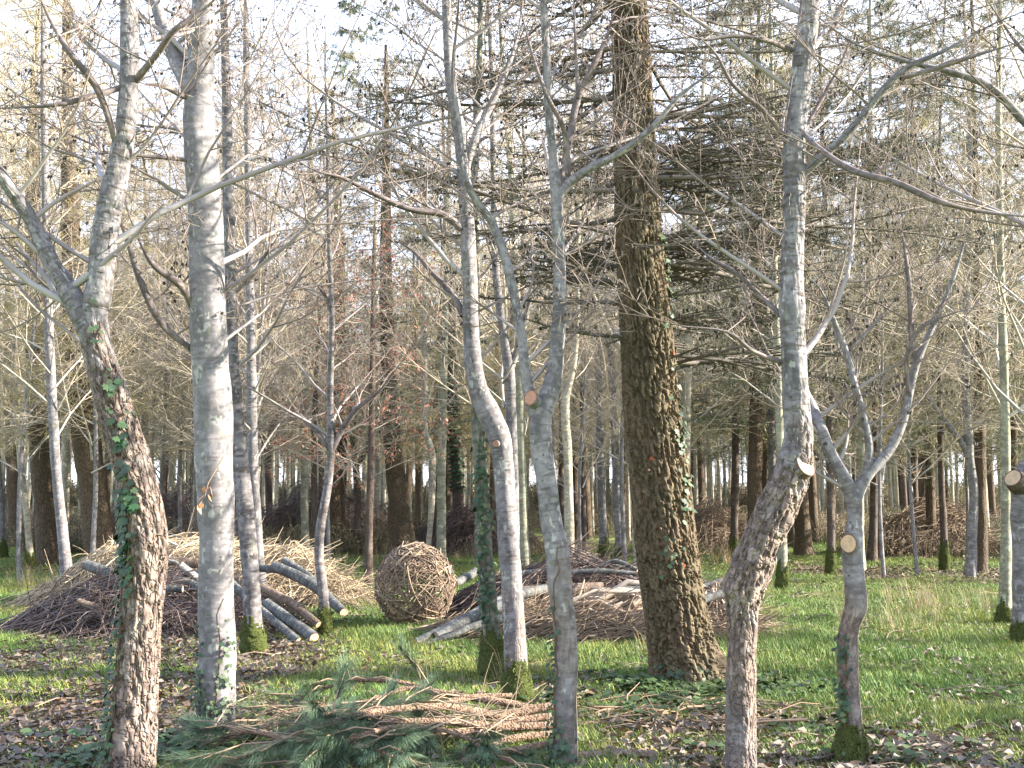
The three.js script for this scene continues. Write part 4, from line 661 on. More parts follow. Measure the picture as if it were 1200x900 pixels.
// ------------------------------------------------------------------ the far wood: many alike poles and conifers, each its own tree
{
  const rnd = rng(900);
  function proto(name, label, category, group, bark, crownGeo, r, H, leafy) {
    const g = thing(name, label, category, [0, 0, 0], group), G = new Geo(), pts = [], rad = [], ph = rnd() * 6;
    for (let k = 0; k <= 14; k++) { const t = k / 14, y = -0.2 + (H + 0.2) * t; pts.push(V(Math.sin(y * 0.5 + ph) * 0.06, y, Math.cos(y * 0.4 + ph) * 0.06)); rad.push(r * (1.15 - 0.95 * t)); }
    G.tube(pts, rad, 8, [1, 1, 1], { seam: true }); part(g, 'trunk', weldSeam(G.build(true), 8), BARK[bark]); part(g, 'crown', crownGeo, TWIG);
    return g;
  }
  const PL = 'bare pale tree standing straight in the crowd of far trunks', CL = 'slim conifer with bare lower stem in the far wood', DL = 'dark stemmed bare tree among the far pale trunks';
  const P = [
    ...[0, 1, 2].map((k) => () => proto('pole_tree', PL, 'tree', 'pale trees of the far wood', ['pale', 'green', 'pale'][k], CROWNS.pole[k], 0.075, 12.5)),
    ...[0, 1].map((k) => () => proto('dark_tree', DL, 'tree', 'dark trees of the far wood', 'dark', CROWNS.broad[k + 1], 0.09, 12)),
    ...[0, 1, 2].map((k) => () => proto('far_conifer', CL, 'conifer', 'conifers of the far wood', 'pine', (k < 1 ? CROWNS.larch : CROWNS.needle)[k], 0.12, 13)),
  ];
  const made = [], spots = [];
  let guard = 0;
  while (spots.length < 230 && guard++ < 9000) {
    const d = 24 + Math.pow(rnd(), 0.8) * 44, x = (rnd() * 2 - 1) * (d * 0.475 + 0.5); if (x > d * 0.15 && d < 45 && rnd() < 0.35) continue;
    if (spots.some(([a, b]) => (a - x) ** 2 + (b - d) ** 2 < (d < 34 ? 3.2 : 1.3)) || mids.some((m) => (m.org.x - x) ** 2 + (m.org.z + d) ** 2 < 2)) continue;
    spots.push([x, d]);
  }
  for (const [x, d] of spots) {
    const u = rnd(), right = x > d * 0.12, k = d < 32 ? (u < (right ? 0.45 : 0.25) ? 5 + (right ? 1 + Math.floor(rnd() * 2) : 0) : u < 0.7 ? 3 + Math.floor(rnd() * 2) : Math.floor(rnd() * 3)) : (u < 0.66 ? Math.floor(rnd() * 3) : u < 0.78 ? 3 + Math.floor(rnd() * 2) : 5 + (right ? 1 + Math.floor(rnd() * 2) : Math.floor(rnd() * 2)));
    let g;
    if (!made[k]) g = made[k] = P[k](); else { g = made[k].clone(); g.name = numbered(made[k].name.replace(/_\d+$/, '')); scene.add(g); }
    g.position.set(x, 0, -d); g.rotation.set((rnd() - 0.5) * 0.06, rnd() * 6.283, (rnd() - 0.5) * 0.06); const s = 0.8 + rnd() * 0.45; g.scale.set(s, s * (0.9 + rnd() * 0.2), s);
  }
  // thin saplings along the edge of the wood
  { const sap = thing('thin_sapling', 'thin many twigged sapling at the edge of the wood', 'sapling', [0, 0, 0], 'thin saplings at the edge of the wood'), r2 = rng(977), G = new Geo(), pts = [], rad = [];
    for (let k = 0; k <= 12; k++) { const y = -0.2 + k * 0.75; pts.push(V(Math.sin(y * 0.9) * 0.07, y, Math.cos(y * 0.7) * 0.06)); rad.push(0.038 * (1.1 - k * 0.075)); }
    G.tube(pts, rad, 8, [1, 1, 1], { seam: true }); part(sap, 'trunk', weldSeam(G.build(true), 8), BARK.silver); const c = part(sap, 'crown', CROWNS.broad[3], TWIG); c.scale.set(1.05, 0.72, 1.05);
    let n = 0, first = true;
    for (let k = 0; k < 400 && n < 26; k++) { const d = 17.5 + r2() * 11, x = (r2() * 2 - 1) * d * 0.5; if (mids.some((m) => (m.org.x - x) ** 2 + (m.org.z + d) ** 2 < 0.8) || (Math.abs(x + 1.5) < 1.6 && d < 20)) continue; n++; const g = first ? sap : sap.clone(); if (!first) { g.name = numbered('thin_sapling'); scene.add(g); } first = false; g.position.set(x, 0, -d); g.rotation.y = r2() * 6.283; const q = 0.85 + r2() * 0.4; g.scale.set(q, q, q); } }
  // trees out of the frame on the sunny side, whose shade falls across the clearing
  const YL = 'young bushy conifer at the sunny side of the clearing';
  const R = [[7.6, 5.2, 0.4], [8.6, 7.4, 0.42], [9.8, 11.2, 0.4], [12.4, 9.2, 0.5], [11, 19, 0.4]];
  for (const [x, d, s] of R) { if (!made[6]) made[6] = P[6](); const g = made[6].clone(); g.name = numbered('young_conifer'); g.userData = { label: YL, category: 'conifer', group: 'young conifers beside the clearing' }; g.position.set(x, -1.0 * s * 2.2, -d); g.scale.set(s, s, s); g.rotation.set(0, x * 7 + d, 0); scene.add(g); }
  // beyond the field edge: the wood closes in one mass
  for (let v = 0; v < 3; v++) {
    const geo = made[v].children, rn = rng(950 + v), M = new THREE.Matrix4(), q = new THREE.Quaternion(), n = 190;
    const grp = thing('distant_wood', 'pale mass of trees closing the view beyond the far wood', 'wood', [0, 0, 0]); grp.userData.kind = 'stuff';
    const mats = Array.from({ length: n }, () => { const d = 56 + rn() * 44, x = (rn() * 2 - 1) * (d * 0.52 + 6), s = 0.9 + rn() * 0.5; return M.compose(V(x, -0.1, -d), q.setFromAxisAngle(UP, rn() * 6.283), V(s, s, s)).clone(); });
    for (const c of geo) { const im = new THREE.InstancedMesh(c.name === 'trunk' ? c.geometry : CROWNS.distant[v], c.material, n); mats.forEach((m, i) => im.setMatrixAt(i, m)); im.name = c.name === 'trunk' ? 'trunks' : 'crowns'; im.userData.kind = 'stuff'; im.castShadow = im.receiveShadow = true; grp.add(im); }
  }
}
console.log('far trees done');
// ------------------------------------------------------------------ brushwood, logs, the woven ball
const STICK = vcol(0.9, 'brushwood');
const tones = { dark: [[0.13, 0.095, 0.085], [0.19, 0.15, 0.14], [0.09, 0.065, 0.055]], straw: [[0.38, 0.3, 0.2], [0.31, 0.24, 0.165], [0.45, 0.37, 0.26]], brown: [[0.24, 0.18, 0.125], [0.31, 0.235, 0.165], [0.17, 0.125, 0.09]], pale: [[0.42, 0.36, 0.3], [0.34, 0.29, 0.24], [0.3, 0.22, 0.16]], grey: [[0.32, 0.31, 0.29], [0.26, 0.24, 0.22], [0.38, 0.36, 0.33]] };
function heap(name, label, cx, cz, rx, rz, h, o) {
  const rnd = rng(o.seed), g = thing(name, label, 'brush pile', [cx, 0, cz]), rest = new Geo();
  const mound = (x, z) => { const q = (x / rx) ** 2 + (z / rz) ** 2; return q < 1.6 ? h * Math.max(0, 1 - q * 0.75) * (0.75 + 0.5 * noise(x * 1.5 + o.seed, z * 1.5, 3)) : 0; };
  for (let k = 0; k < o.n; k++) {
    const a = rnd() * 6.283, r = Math.sqrt(rnd()), x = Math.cos(a) * r * rx, z = Math.sin(a) * r * rz;
    const level = Math.pow(rnd(), 0.55), dirA = (o.dir ?? 0) + (rnd() + rnd() - 1) * (o.spread ?? 1.6) * 1.35, len = o.len * (0.5 + rnd() * 0.9), n = 5, pts = [], bend = (rnd() - 0.5) * (o.bend ?? 1.2), rr = o.r * (0.5 + rnd());
    const arch = rnd() * (o.arch ?? 0.15), shade = 0.72 + rnd() * 0.55;
    for (let j = 0; j <= n; j++) { const t = j / n - 0.5, A = dirA + bend * t, px = x + Math.cos(A) * len * t, pz = z + Math.sin(A) * len * t; pts.push(V(px, Math.max(0.012, mound(px, pz) * level + arch * (1 - 4 * t * t) + (rnd() - 0.5) * 0.1), pz)); }
    const col = tones[o.tone][Math.floor(rnd() * 3)].map((c) => c * shade), rads = pts.map((_, j) => rr * (1 - 0.7 * j / n));
    const own = k < (o.own ?? 140) && (level > 0.6 || o.r > 0.02), G = own ? new Geo() : rest;
    G.tube(pts, o.r > 0.02 ? rads.map((q) => q * 1.1 + 0.006) : rads, o.r > 0.02 ? 8 : own ? 5 : 3, col, { cap: own });
    if (rnd() < (o.r > 0.02 ? 0.35 : 0.75)) for (let t = 0; t < 3; t++) { const q = pts[1 + Math.floor(rnd() * (n - 1))], d = V(Math.cos(dirA) + (rnd() - 0.5) * 1.6, (rnd() - 0.2) * 0.8, Math.sin(dirA) + (rnd() - 0.5) * 1.6).normalize(), l = len * 0.3 * (0.4 + rnd()), m = q.clone().addScaledVector(d, l * 0.5), e = q.clone().addScaledVector(d, l).add(V(0, (rnd() - 0.6) * l * 0.3, 0)); e.y = Math.max(0.01, e.y); G.tube([q, m, e], [rr * 0.5, rr * 0.4, rr * 0.25], 3, col); }
    if (own) part(g, 'stick', G.build(), STICK);
  }
  if (rest.i.length) part(g, 'brushwood', rest.build(), STICK, 'stuff');
  return g;
}
const spot = (px, py) => { const q = at(px, py, depthOf(py)); return [q.x, q.z]; };
{
  const A = at(140, 735, 12.6), B = at(235, 700, 15.4), C = at(300, 735, 12.6), D = at(640, 735, 12.5), E = at(800, 740, 12.3), Fh = at(680, 720, 14);
  heap('brush_pile', 'dark brushwood heap with logs on it behind the ivied tree', A.x + 0.1, A.z, 1.1, 0.75, 0.62, { seed: 41, n: 1000, len: 1.3, r: 0.009, tone: 'dark', own: 160, dir: 0.2, spread: 1.1 });
  heap('brush_pile', 'dark lower brushwood under the sawn log ends', C.x - 0.55, C.z - 0.25, 0.8, 0.5, 0.5, { seed: 42, n: 700, len: 1.2, r: 0.009, tone: 'dark', own: 110, dir: 0.3, spread: 1.2 });
  heap('brush_pile', 'wide straw coloured brushwood heap in sunlight behind the logs', B.x, B.z, 2.25, 1.1, 0.98, { seed: 43, n: 2000, len: 1.15, r: 0.0085, tone: 'straw', own: 220, bend: 3.0, arch: 0.12, dir: 0, spread: 1.5 });
  heap('brush_pile', 'low brown brushwood heap under the pale logs beside the massive conifer', D.x + 0.6, D.z, 1.55, 0.8, 0.24, { seed: 44, n: 1400, len: 1.4, r: 0.009, tone: 'brown', own: 200, dir: 0.1, spread: 0.9, bend: 0.9 });
  heap('brush_pile', 'dark brushwood at the back of the pale logs', Fh.x - 0.1, Fh.z - 0.1, 1.5, 0.6, 0.72, { seed: 45, n: 700, len: 1.5, r: 0.01, tone: 'dark', own: 100, dir: 0.0, spread: 0.7 });
  heap('brush_pile', 'bleached sticks heaped on the sunny side of the massive conifer', E.x + 0.35, E.z - 0.3, 0.42, 0.5, 0.6, { seed: 46, n: 220, len: 0.6, r: 0.014, tone: 'pale', own: 130, dir: 0.2, spread: 1.4 });
  const N = at(440, 868, 6.9); heap('brush_pile', 'tangle of thin brown twigs heaped over the pine cuttings', N.x, N.z, 1.1, 0.4, 0.24, { seed: 52, n: 75, len: 0.85, r: 0.005, tone: 'brown', own: 70, bend: 2.6, arch: 0.16, dir: 0.1, spread: 1.1 });
  heap('branch_pile', 'bleached thick branches strewn over the low brown brushwood', D.x + 0.75, D.z - 0.1, 1.35, 0.65, 0.5, { seed: 53, n: 46, len: 1.3, r: 0.03, tone: 'pale', own: 46, dir: -0.05, spread: 0.45, bend: 0.5, arch: 0.04 });
  heap('branch_pile', 'grey thick branches strewn over the dark brushwood heap', A.x + 0.35, A.z - 0.2, 0.95, 0.5, 0.85, { seed: 54, n: 34, len: 1.0, r: 0.028, tone: 'grey', own: 34, dir: 0.2, spread: 0.5, bend: 0.4, arch: 0.03 });
  const H = at(1090, 650, 29); heap('brush_pile', 'arched russet brush heap far off among dark conifers', H.x, H.z, 1.5, 1.0, 1.15, { seed: 47, n: 650, len: 2.0, r: 0.014, tone: 'brown', own: 90, arch: 0.4, dir: 0, spread: 0.6 });
  const I = at(375, 648, 31); heap('brush_pile', 'tall dark bramble mound at the foot of the reddish conifer', I.x, I.z, 2.4, 1.0, 1.75, { seed: 48, n: 900, len: 1.6, r: 0.009, tone: 'dark', own: 40, arch: 0.3 });
  const J = at(555, 650, 29); heap('brush_pile', 'rounded dark brush heap beyond the straight greenish tree', J.x, J.z, 1.6, 0.9, 1.2, { seed: 49, n: 650, len: 1.6, r: 0.01, tone: 'dark', own: 40, arch: 0.25 });
  const K = at(200, 640, 33); heap('brush_pile', 'dark brush heap seen between the ivied and silver trees', K.x, K.z, 2.2, 1.0, 1.75, { seed: 50, n: 650, len: 1.6, r: 0.01, tone: 'dark', own: 30, arch: 0.25 });
  const M = at(830, 648, 29); heap('brush_pile', 'dark brush heap beyond the sunny edge of the massive conifer', M.x, M.z, 1.5, 0.9, 1.2, { seed: 51, n: 500, len: 1.5, r: 0.01, tone: 'brown', own: 30, arch: 0.25 });
}
const [logMap, logBump] = texture(256, 512, (() => { const f = silverBark(21, { R: 0.06, dark: 0.7, tint: [0.84, 0.88, 0.86] }); return (u, v) => f(u, v * 2); })());
const LOG = new THREE.MeshStandardMaterial({ map: logMap, bumpMap: logBump, bumpScale: 0.004, roughness: 0.85, name: 'grey log bark' });
const [blogMap, blogBump] = texture(256, 512, (() => { const f = silverBark(22, { R: 0.07, dark: 0.5, brown: () => 0.5, tint: [1.0, 0.94, 0.84] }); return (u, v) => f(u, v * 2); })());
const BLOG = new THREE.MeshStandardMaterial({ map: blogMap, bumpMap: blogBump, bumpScale: 0.008, roughness: 0.9, name: 'brown log bark' });
function log(pts, label, mat = LOG, group) {   // pts: [px, py, w px, depth]
  const s = pts.map(([x, y, w, d]) => ({ p: at(x, y, d), r: size(w, d) / 2 })), c = new THREE.CatmullRomCurve3(s.map((q) => q.p)), P = [], R = [], n = 14;
  for (let k = 0; k <= n; k++) { const f = k / n * (s.length - 1), a = Math.min(s.length - 2, Math.floor(f)); P.push(c.getPoint(k / n)); R.push(mix(s[a].r, s[a + 1].r, f - a)); }
  for (let k = 0; k <= n; k++) P[k].y = Math.max(P[k].y, R[k] * 0.8);
  const o = V(P[0].x, 0, P[0].z), g = thing('log', label, 'log', [o.x, 0, o.z], group), G = new Geo(), Q = shift(P, o), seed = pts[0][0];
  G.tube(Q, R, 14, [1, 1, 1], { seam: true, disp: (a, y, r) => r * (fbm(Math.cos(a) + seed, y * 4, Math.sin(a), 2) - 0.5) * 0.25 }); part(g, 'log_bark', weldSeam(G.build(true), 14), mat);
  for (const k of [0, n]) { const nrm = Q[k].clone().sub(Q[k ? n - 1 : 1]).normalize(), f = part(g, 'sawn_end', globalThis.cutDisc(R[k] * 0.98, seed + k), globalThis.cutMaterials[0]); f.position.copy(Q[k]).addScaledVector(nrm, 0.002); f.quaternion.setFromUnitVectors(V(0, 0, 1), nrm); }
}
log([[312, 707, 12, 12.1], [368, 748, 14, 11.55]], 'thick grey log sloping to the grass, middle of the three with cut ends');
log([[296, 706, 9, 12.1], [350, 752, 9, 11.5]], 'thinner grey log sloping to the grass nearest the mossy slim tree');
log([[306, 688, 10, 12.4], [340, 706, 10, 12.2], [373, 732, 9, 12]], 'grey log lying just above the thick sloping one', BLOG);
log([[320, 663, 11, 13], [362, 682, 13, 12.8], [402, 717, 10, 12.4]], 'bent pale log reaching over to the thin dark sapling');
log([[333, 656, 9, 13.2], [362, 676, 9, 13], [405, 718, 8, 12.5]], 'straight pale log lying along the bent one');
log([[270, 682, 9, 12.3], [300, 712, 9, 12.1]], 'short grey log stub beside the stout silver tree');
log([[101, 662, 12, 12.7], [126, 672, 14, 12.6], [153, 684, 13, 12.5]], 'weathered grey log on top of the dark brushwood heap');
log([[108, 690, 8, 12.4], [132, 686, 9, 12.4]], 'short knobbly log on the dark brushwood heap', BLOG);
log([[194, 657, 11, 13.2], [234, 661, 11, 13.2]], 'brown log lying between the ivied and silver trees', BLOG);
log([[188, 672, 7, 12.9], [234, 672, 7, 12.9]], 'thin pale log below the brown one');
log([[202, 680, 11, 12.6], [220, 684, 12, 12.6], [236, 691, 11, 12.5]], 'grey log lowest between the ivied and silver trees');
log([[188, 690, 8, 12.3], [214, 690, 8, 12.3]], 'stubby grey log against the ivied tree');
log([[92, 705, 8, 12], [116, 712, 7, 12]], 'brown broken log low in the dark brushwood heap', BLOG);
log([[286, 664, 8, 13.3], [330, 668, 9, 13.2]], 'pale log end behind the slim grey mossy tree');
log([[487, 752, 8, 11.35], [530, 732, 10, 11.65], [590, 702, 11, 12.15], [640, 690, 11, 12.65]], 'long grey log sloping to the grass, uppermost of three near the woven ball');
log([[511, 746, 11, 11.45], [566, 718, 13, 11.85], [610, 700, 13, 12.15]], 'thick grey log sloping to the grass, middle of three near the woven ball');
log([[493, 757, 6, 11.3], [530, 744, 7, 11.35], [552, 735, 9, 11.45], [600, 722, 10, 11.65]], 'thin forked log sloping to the grass, lowest of three near the woven ball');
log([[533, 684, 9, 13.35], [558, 670, 10, 13.75]], 'short grey log propped right of the woven ball');
log([[607, 674, 9, 13.95], [648, 668, 9, 13.95]], 'grey blue log between the crook stemmed and forked trees');
log([[614, 667, 5, 14.25], [642, 661, 6, 14.25], [707, 661, 6, 14.25], [746, 671, 5, 14.15]], 'long thin curved log at the back of the pale pile');
log([[700, 664, 5, 13.95], [722, 658, 6, 13.95], [747, 668, 5, 13.85]], 'curved grey branch end beside the massive conifer');
log([[660, 672, 6, 13.65], [700, 669, 6, 13.65], [745, 672, 5, 13.65]], 'straight thin log across the back of the pale pile');
log([[606, 694, 13, 12.85], [670, 691, 14, 12.85], [706, 688, 12, 12.95]], 'thick cream coloured log across the middle of the pale pile', BLOG);
log([[674, 710, 7, 12.45], [712, 695, 9, 12.55], [766, 690, 9, 12.65]], 'bleached forked branch on the pale pile');
log([[682, 731, 8, 12.05], [721, 724, 10, 12.05], [768, 719, 10, 12.05]], 'smooth tan log lowest of the pale pile', BLOG);
log([[736, 709, 9, 12.35], [768, 713, 9, 12.35]], 'stubby grey log end tucked behind the massive conifer');
log([[818, 705, 8, 12.15], [862, 690, 9, 12.35]], 'white bleached log right of the massive conifer');
log([[822, 688, 7, 12.55], [866, 676, 7, 12.65]], 'thin bleached log above the white one');
log([[676, 893, 17, 6.45], [730, 890, 18, 6.5], [770, 889, 15, 6.5]], 'scaly pine log lying by the foot of the slender forked tree', BLOG);

{ // the woven ball
  const d = depthOf(733), c = at(486, 731, d), g = thing('woven_ball', 'big round ball woven from brown willow sticks standing on the grass', 'woven ball', [c.x, 0, c.z]), rnd = rng(61), rest = new Geo();
  const R = size(91, d) / 2, Ry = size(95, d) / 2, cy = Ry - 0.015;
  for (let k = 0; k < 620; k++) {
    const ax = V(rnd() - 0.5, rnd() - 0.5, rnd() - 0.5).normalize(), u = V(rnd() - 0.5, rnd() - 0.5, rnd() - 0.5).cross(ax).normalize(), w = ax.clone().cross(u), off = (rnd() - 0.5) * 1.2, rr = Math.sqrt(Math.max(0.1, 1 - off * off)), a0 = rnd() * 6.283, span = 0.7 + rnd() * 1.5, n = 9, pts = [], lay = 0.93 + rnd() * 0.08, tint = 0.72 + rnd() * 0.55;
    for (let j = 0; j <= n; j++) { const a = a0 + span * j / n, q = u.clone().multiplyScalar(Math.cos(a) * rr).addScaledVector(w, Math.sin(a) * rr).addScaledVector(ax, off).multiplyScalar(lay + (j === 0 || j === n ? 0.07 * rnd() : 0) + Math.sin(j * 2 + k) * 0.012 + (noise(u.x * 2 + 5, a * 1.2, k * 0.01) - 0.5) * 0.03); pts.push(V(q.x * R, Math.max(0.008, cy + q.y * Ry), q.z * R)); }
    const cc = [[0.19, 0.135, 0.095], [0.25, 0.185, 0.13], [0.14, 0.098, 0.072], [0.31, 0.245, 0.18]][Math.floor(rnd() * 4)].map((x) => x * tint), r0 = 0.0042 + rnd() * 0.0042, own = k < 280, G = own ? new Geo() : rest;
    G.tube(pts, pts.map((_, j) => r0 * (1.1 - 0.5 * j / n)), own ? 5 : 4, cc, { cap: true });
    if (own) part(g, 'willow_stick', G.build(), STICK);
  }
  part(g, 'willow_weave', rest.build(), STICK, 'stuff');
}

{ // cut pine boughs in the foreground
  const rnd = rng(77), stemCol = [0.28, 0.19, 0.13], labels = ['long rope like pine bough with green needles', 'pine bough with dark blue green needle tufts'];
  const [rm, rb] = texture(64, 256, (u, v) => { const s = noise(u * 10 + v * 20, v * 60 - u * 6, 3), k = sst(0.5, 0.7, s), f = fbm(u * 12, v * 40, 5, 2); return [...mix3(mix3([146, 124, 102], [114, 93, 76], f), [86, 62, 48], k * 0.7), 1 - k]; });
  const ROPE = new THREE.MeshStandardMaterial({ map: rm, bumpMap: rb, bumpScale: 0.006, roughness: 0.9, name: 'scaly pine stem' });
  function brush(G, p, dir, len, n) {   // a foxtail of long needles round a shoot
    const d = dir.clone().normalize();
    for (let k = 0; k < n; k++) {
      const t = rnd(), q = p.clone().addScaledVector(d, len * t), a = rnd() * 6.283, ax = V(Math.cos(a), Math.sin(a), Math.sin(a * 2.3)).cross(d).normalize(), sp = 0.35 + rnd() * 0.45;
      const v = d.clone().multiplyScalar(Math.cos(sp)).addScaledVector(ax, Math.sin(sp)).add(V(0, -0.12, 0)).normalize(), L = 0.09 + rnd() * 0.06, w = V(v.z, 0, -v.x).normalize().multiplyScalar(0.0013), e = q.clone().addScaledVector(v, L); if (e.y < 0.005) e.y = 0.005;
      const f = 0.65 + rnd() * 0.6, m = q.clone().lerp(e, 0.6).add(V(0, 0.006, 0)); G.tri(q.clone().sub(w), q.clone().add(w), m, [0.07 * f, 0.12 * f, 0.066 * f]); G.tri(m.clone().sub(w), m.clone().add(w), e, [0.105 * f, 0.165 * f, 0.09 * f]);
    }
  }
  // stems: [px, py, depth, height is set by the pixel]; butt first
  const stems = [
    [[650, 826, 7.2, 9], [585, 838, 7.1, 9], [520, 828, 6.9, 8], [420, 838, 6.6, 7], [330, 868, 6.3, 6], [240, 905, 6.0, 5]],
    [[655, 838, 7.0, 8], [600, 846, 6.9, 8], [540, 858, 6.7, 7], [470, 852, 6.5, 6], [400, 868, 6.2, 5]],
    [[650, 850, 6.9, 9], [590, 852, 6.8, 8], [530, 846, 6.7, 7], [450, 846, 6.6, 6], [360, 850, 6.4, 4]],
    [[652, 860, 6.8, 8], [600, 866, 6.7, 8], [560, 880, 6.6, 7], [520, 900, 6.4, 6]],
    [[640, 832, 7.3, 7], [580, 822, 7.3, 7], [520, 812, 7.4, 6], [460, 798, 7.4, 5], [400, 800, 7.3, 4], [350, 822, 7.1, 3]],
    [[520, 816, 7.3, 6], [480, 806, 7.4, 6], [430, 822, 7.2, 5], [360, 830, 7.0, 4], [300, 848, 6.8, 3]],
    [[600, 815, 7.4, 6], [545, 818, 7.3, 7], [505, 832, 7.1, 6], [488, 848, 6.9, 5]],
    [[450, 832, 6.9, 5], [395, 835, 6.8, 5], [405, 850, 6.6, 4], [402, 868, 6.4, 3]],
    [[380, 872, 6.2, 5], [330, 864, 6.3, 5], [290, 858, 6.5, 4], [250, 868, 6.6, 3], [215, 885, 6.5, 3]],
    [[460, 845, 6.7, 4], [540, 862, 6.5, 4], [580, 885, 6.3, 4], [630, 905, 6.1, 3]],
    [[370, 856, 6.5, 4], [430, 876, 6.2, 4], [500, 898, 6.0, 3]],
    [[655, 870, 6.6, 8], [610, 878, 6.5, 7], [575, 890, 6.4, 6], [540, 905, 6.2, 5]],
    [[300, 880, 6.3, 6], [350, 862, 6.4, 6], [410, 848, 6.6, 5], [470, 838, 6.8, 4]],
    [[640, 842, 7.2, 6], [560, 866, 7.0, 5], [500, 880, 6.7, 5], [430, 890, 6.4, 4], [370, 905, 6.2, 3]],
  ];
  const where = ['arching highest over the cuttings', 'with its butt end in the tan bundle', 'lying flat along the cuttings', 'ending under the slender forked tree', 'at the back of the cuttings', 'curving along the grass behind the cuttings', 'with a hooked tip', 'looped like a hoop', 'low by the stout silver tree', 'crossing down over the tan bundle', 'thin and pale at the front', 'thick and short in the tan bundle', 'slanting up from the front', 'buried amid the needles'];
  stems.forEach((st, si) => {
    const P = st.map(([x, y, d]) => { const q = at(x, y, d); q.y = Math.max(q.y, 0.02); return q; }), c = new THREE.CatmullRomCurve3(P), o = V(P[0].x, 0, P[0].z), g = thing('pine_bough', 'cut pine bough ' + where[si], 'bough', [o.x, 0, o.z]);
    const n = 36, pts = [], rad = []; for (let k = 0; k <= n; k++) { pts.push(c.getPoint(k / n).sub(o)); const f = k / n * (st.length - 1), a = Math.min(st.length - 2, Math.floor(f)); rad.push(size(mix(st[a][3], st[a + 1][3], f - a) * 1.15, 6.6) / 2); }
    const G = new Geo(); G.tube(pts, rad, 9, [1, 1, 1], { seam: true, vs: 2, disp: (a, y, r) => r * (noise(Math.cos(a) * 3 + y * 30, y * 60, Math.sin(a) * 3) - 0.5) * 0.3 }); part(g, 'stem', weldSeam(G.build(true), 9), ROPE);
    const N = new Geo(), S = new Geo();
    for (let k = 0; k < 6; k++) {
      const i = Math.floor(n * (0.34 + 0.64 * (k + rnd()) / 6)), p = pts[i], t = pts[Math.min(n, i + 1)].clone().sub(pts[i - 1]).normalize(), dir = t.add(V((rnd() - 0.5) * 1.6, (rnd() - 0.4) * 0.55, (rnd() - 0.3) * 1.6)).normalize(), l = 0.2 + rnd() * 0.35, e = p.clone().addScaledVector(dir, l); e.y = Math.max(0.03, e.y);
      S.tube([p, p.clone().lerp(e, 0.5).add(V(0, 0.03, 0)), e], [0.006, 0.005, 0.004], 5, stemCol); brush(N, p.clone().lerp(e, 0.5), e.clone().sub(p), l * 0.6, 420);
    }
    if (si !== 3 && si !== 11) brush(N, pts[n - 4], pts[n].clone().sub(pts[n - 4]), 0.25, 320);
    part(g, 'shoots', S.build(), TWIG, 'stuff'); part(g, 'needles', N.build(), NEEDLE, 'stuff');
  });
}

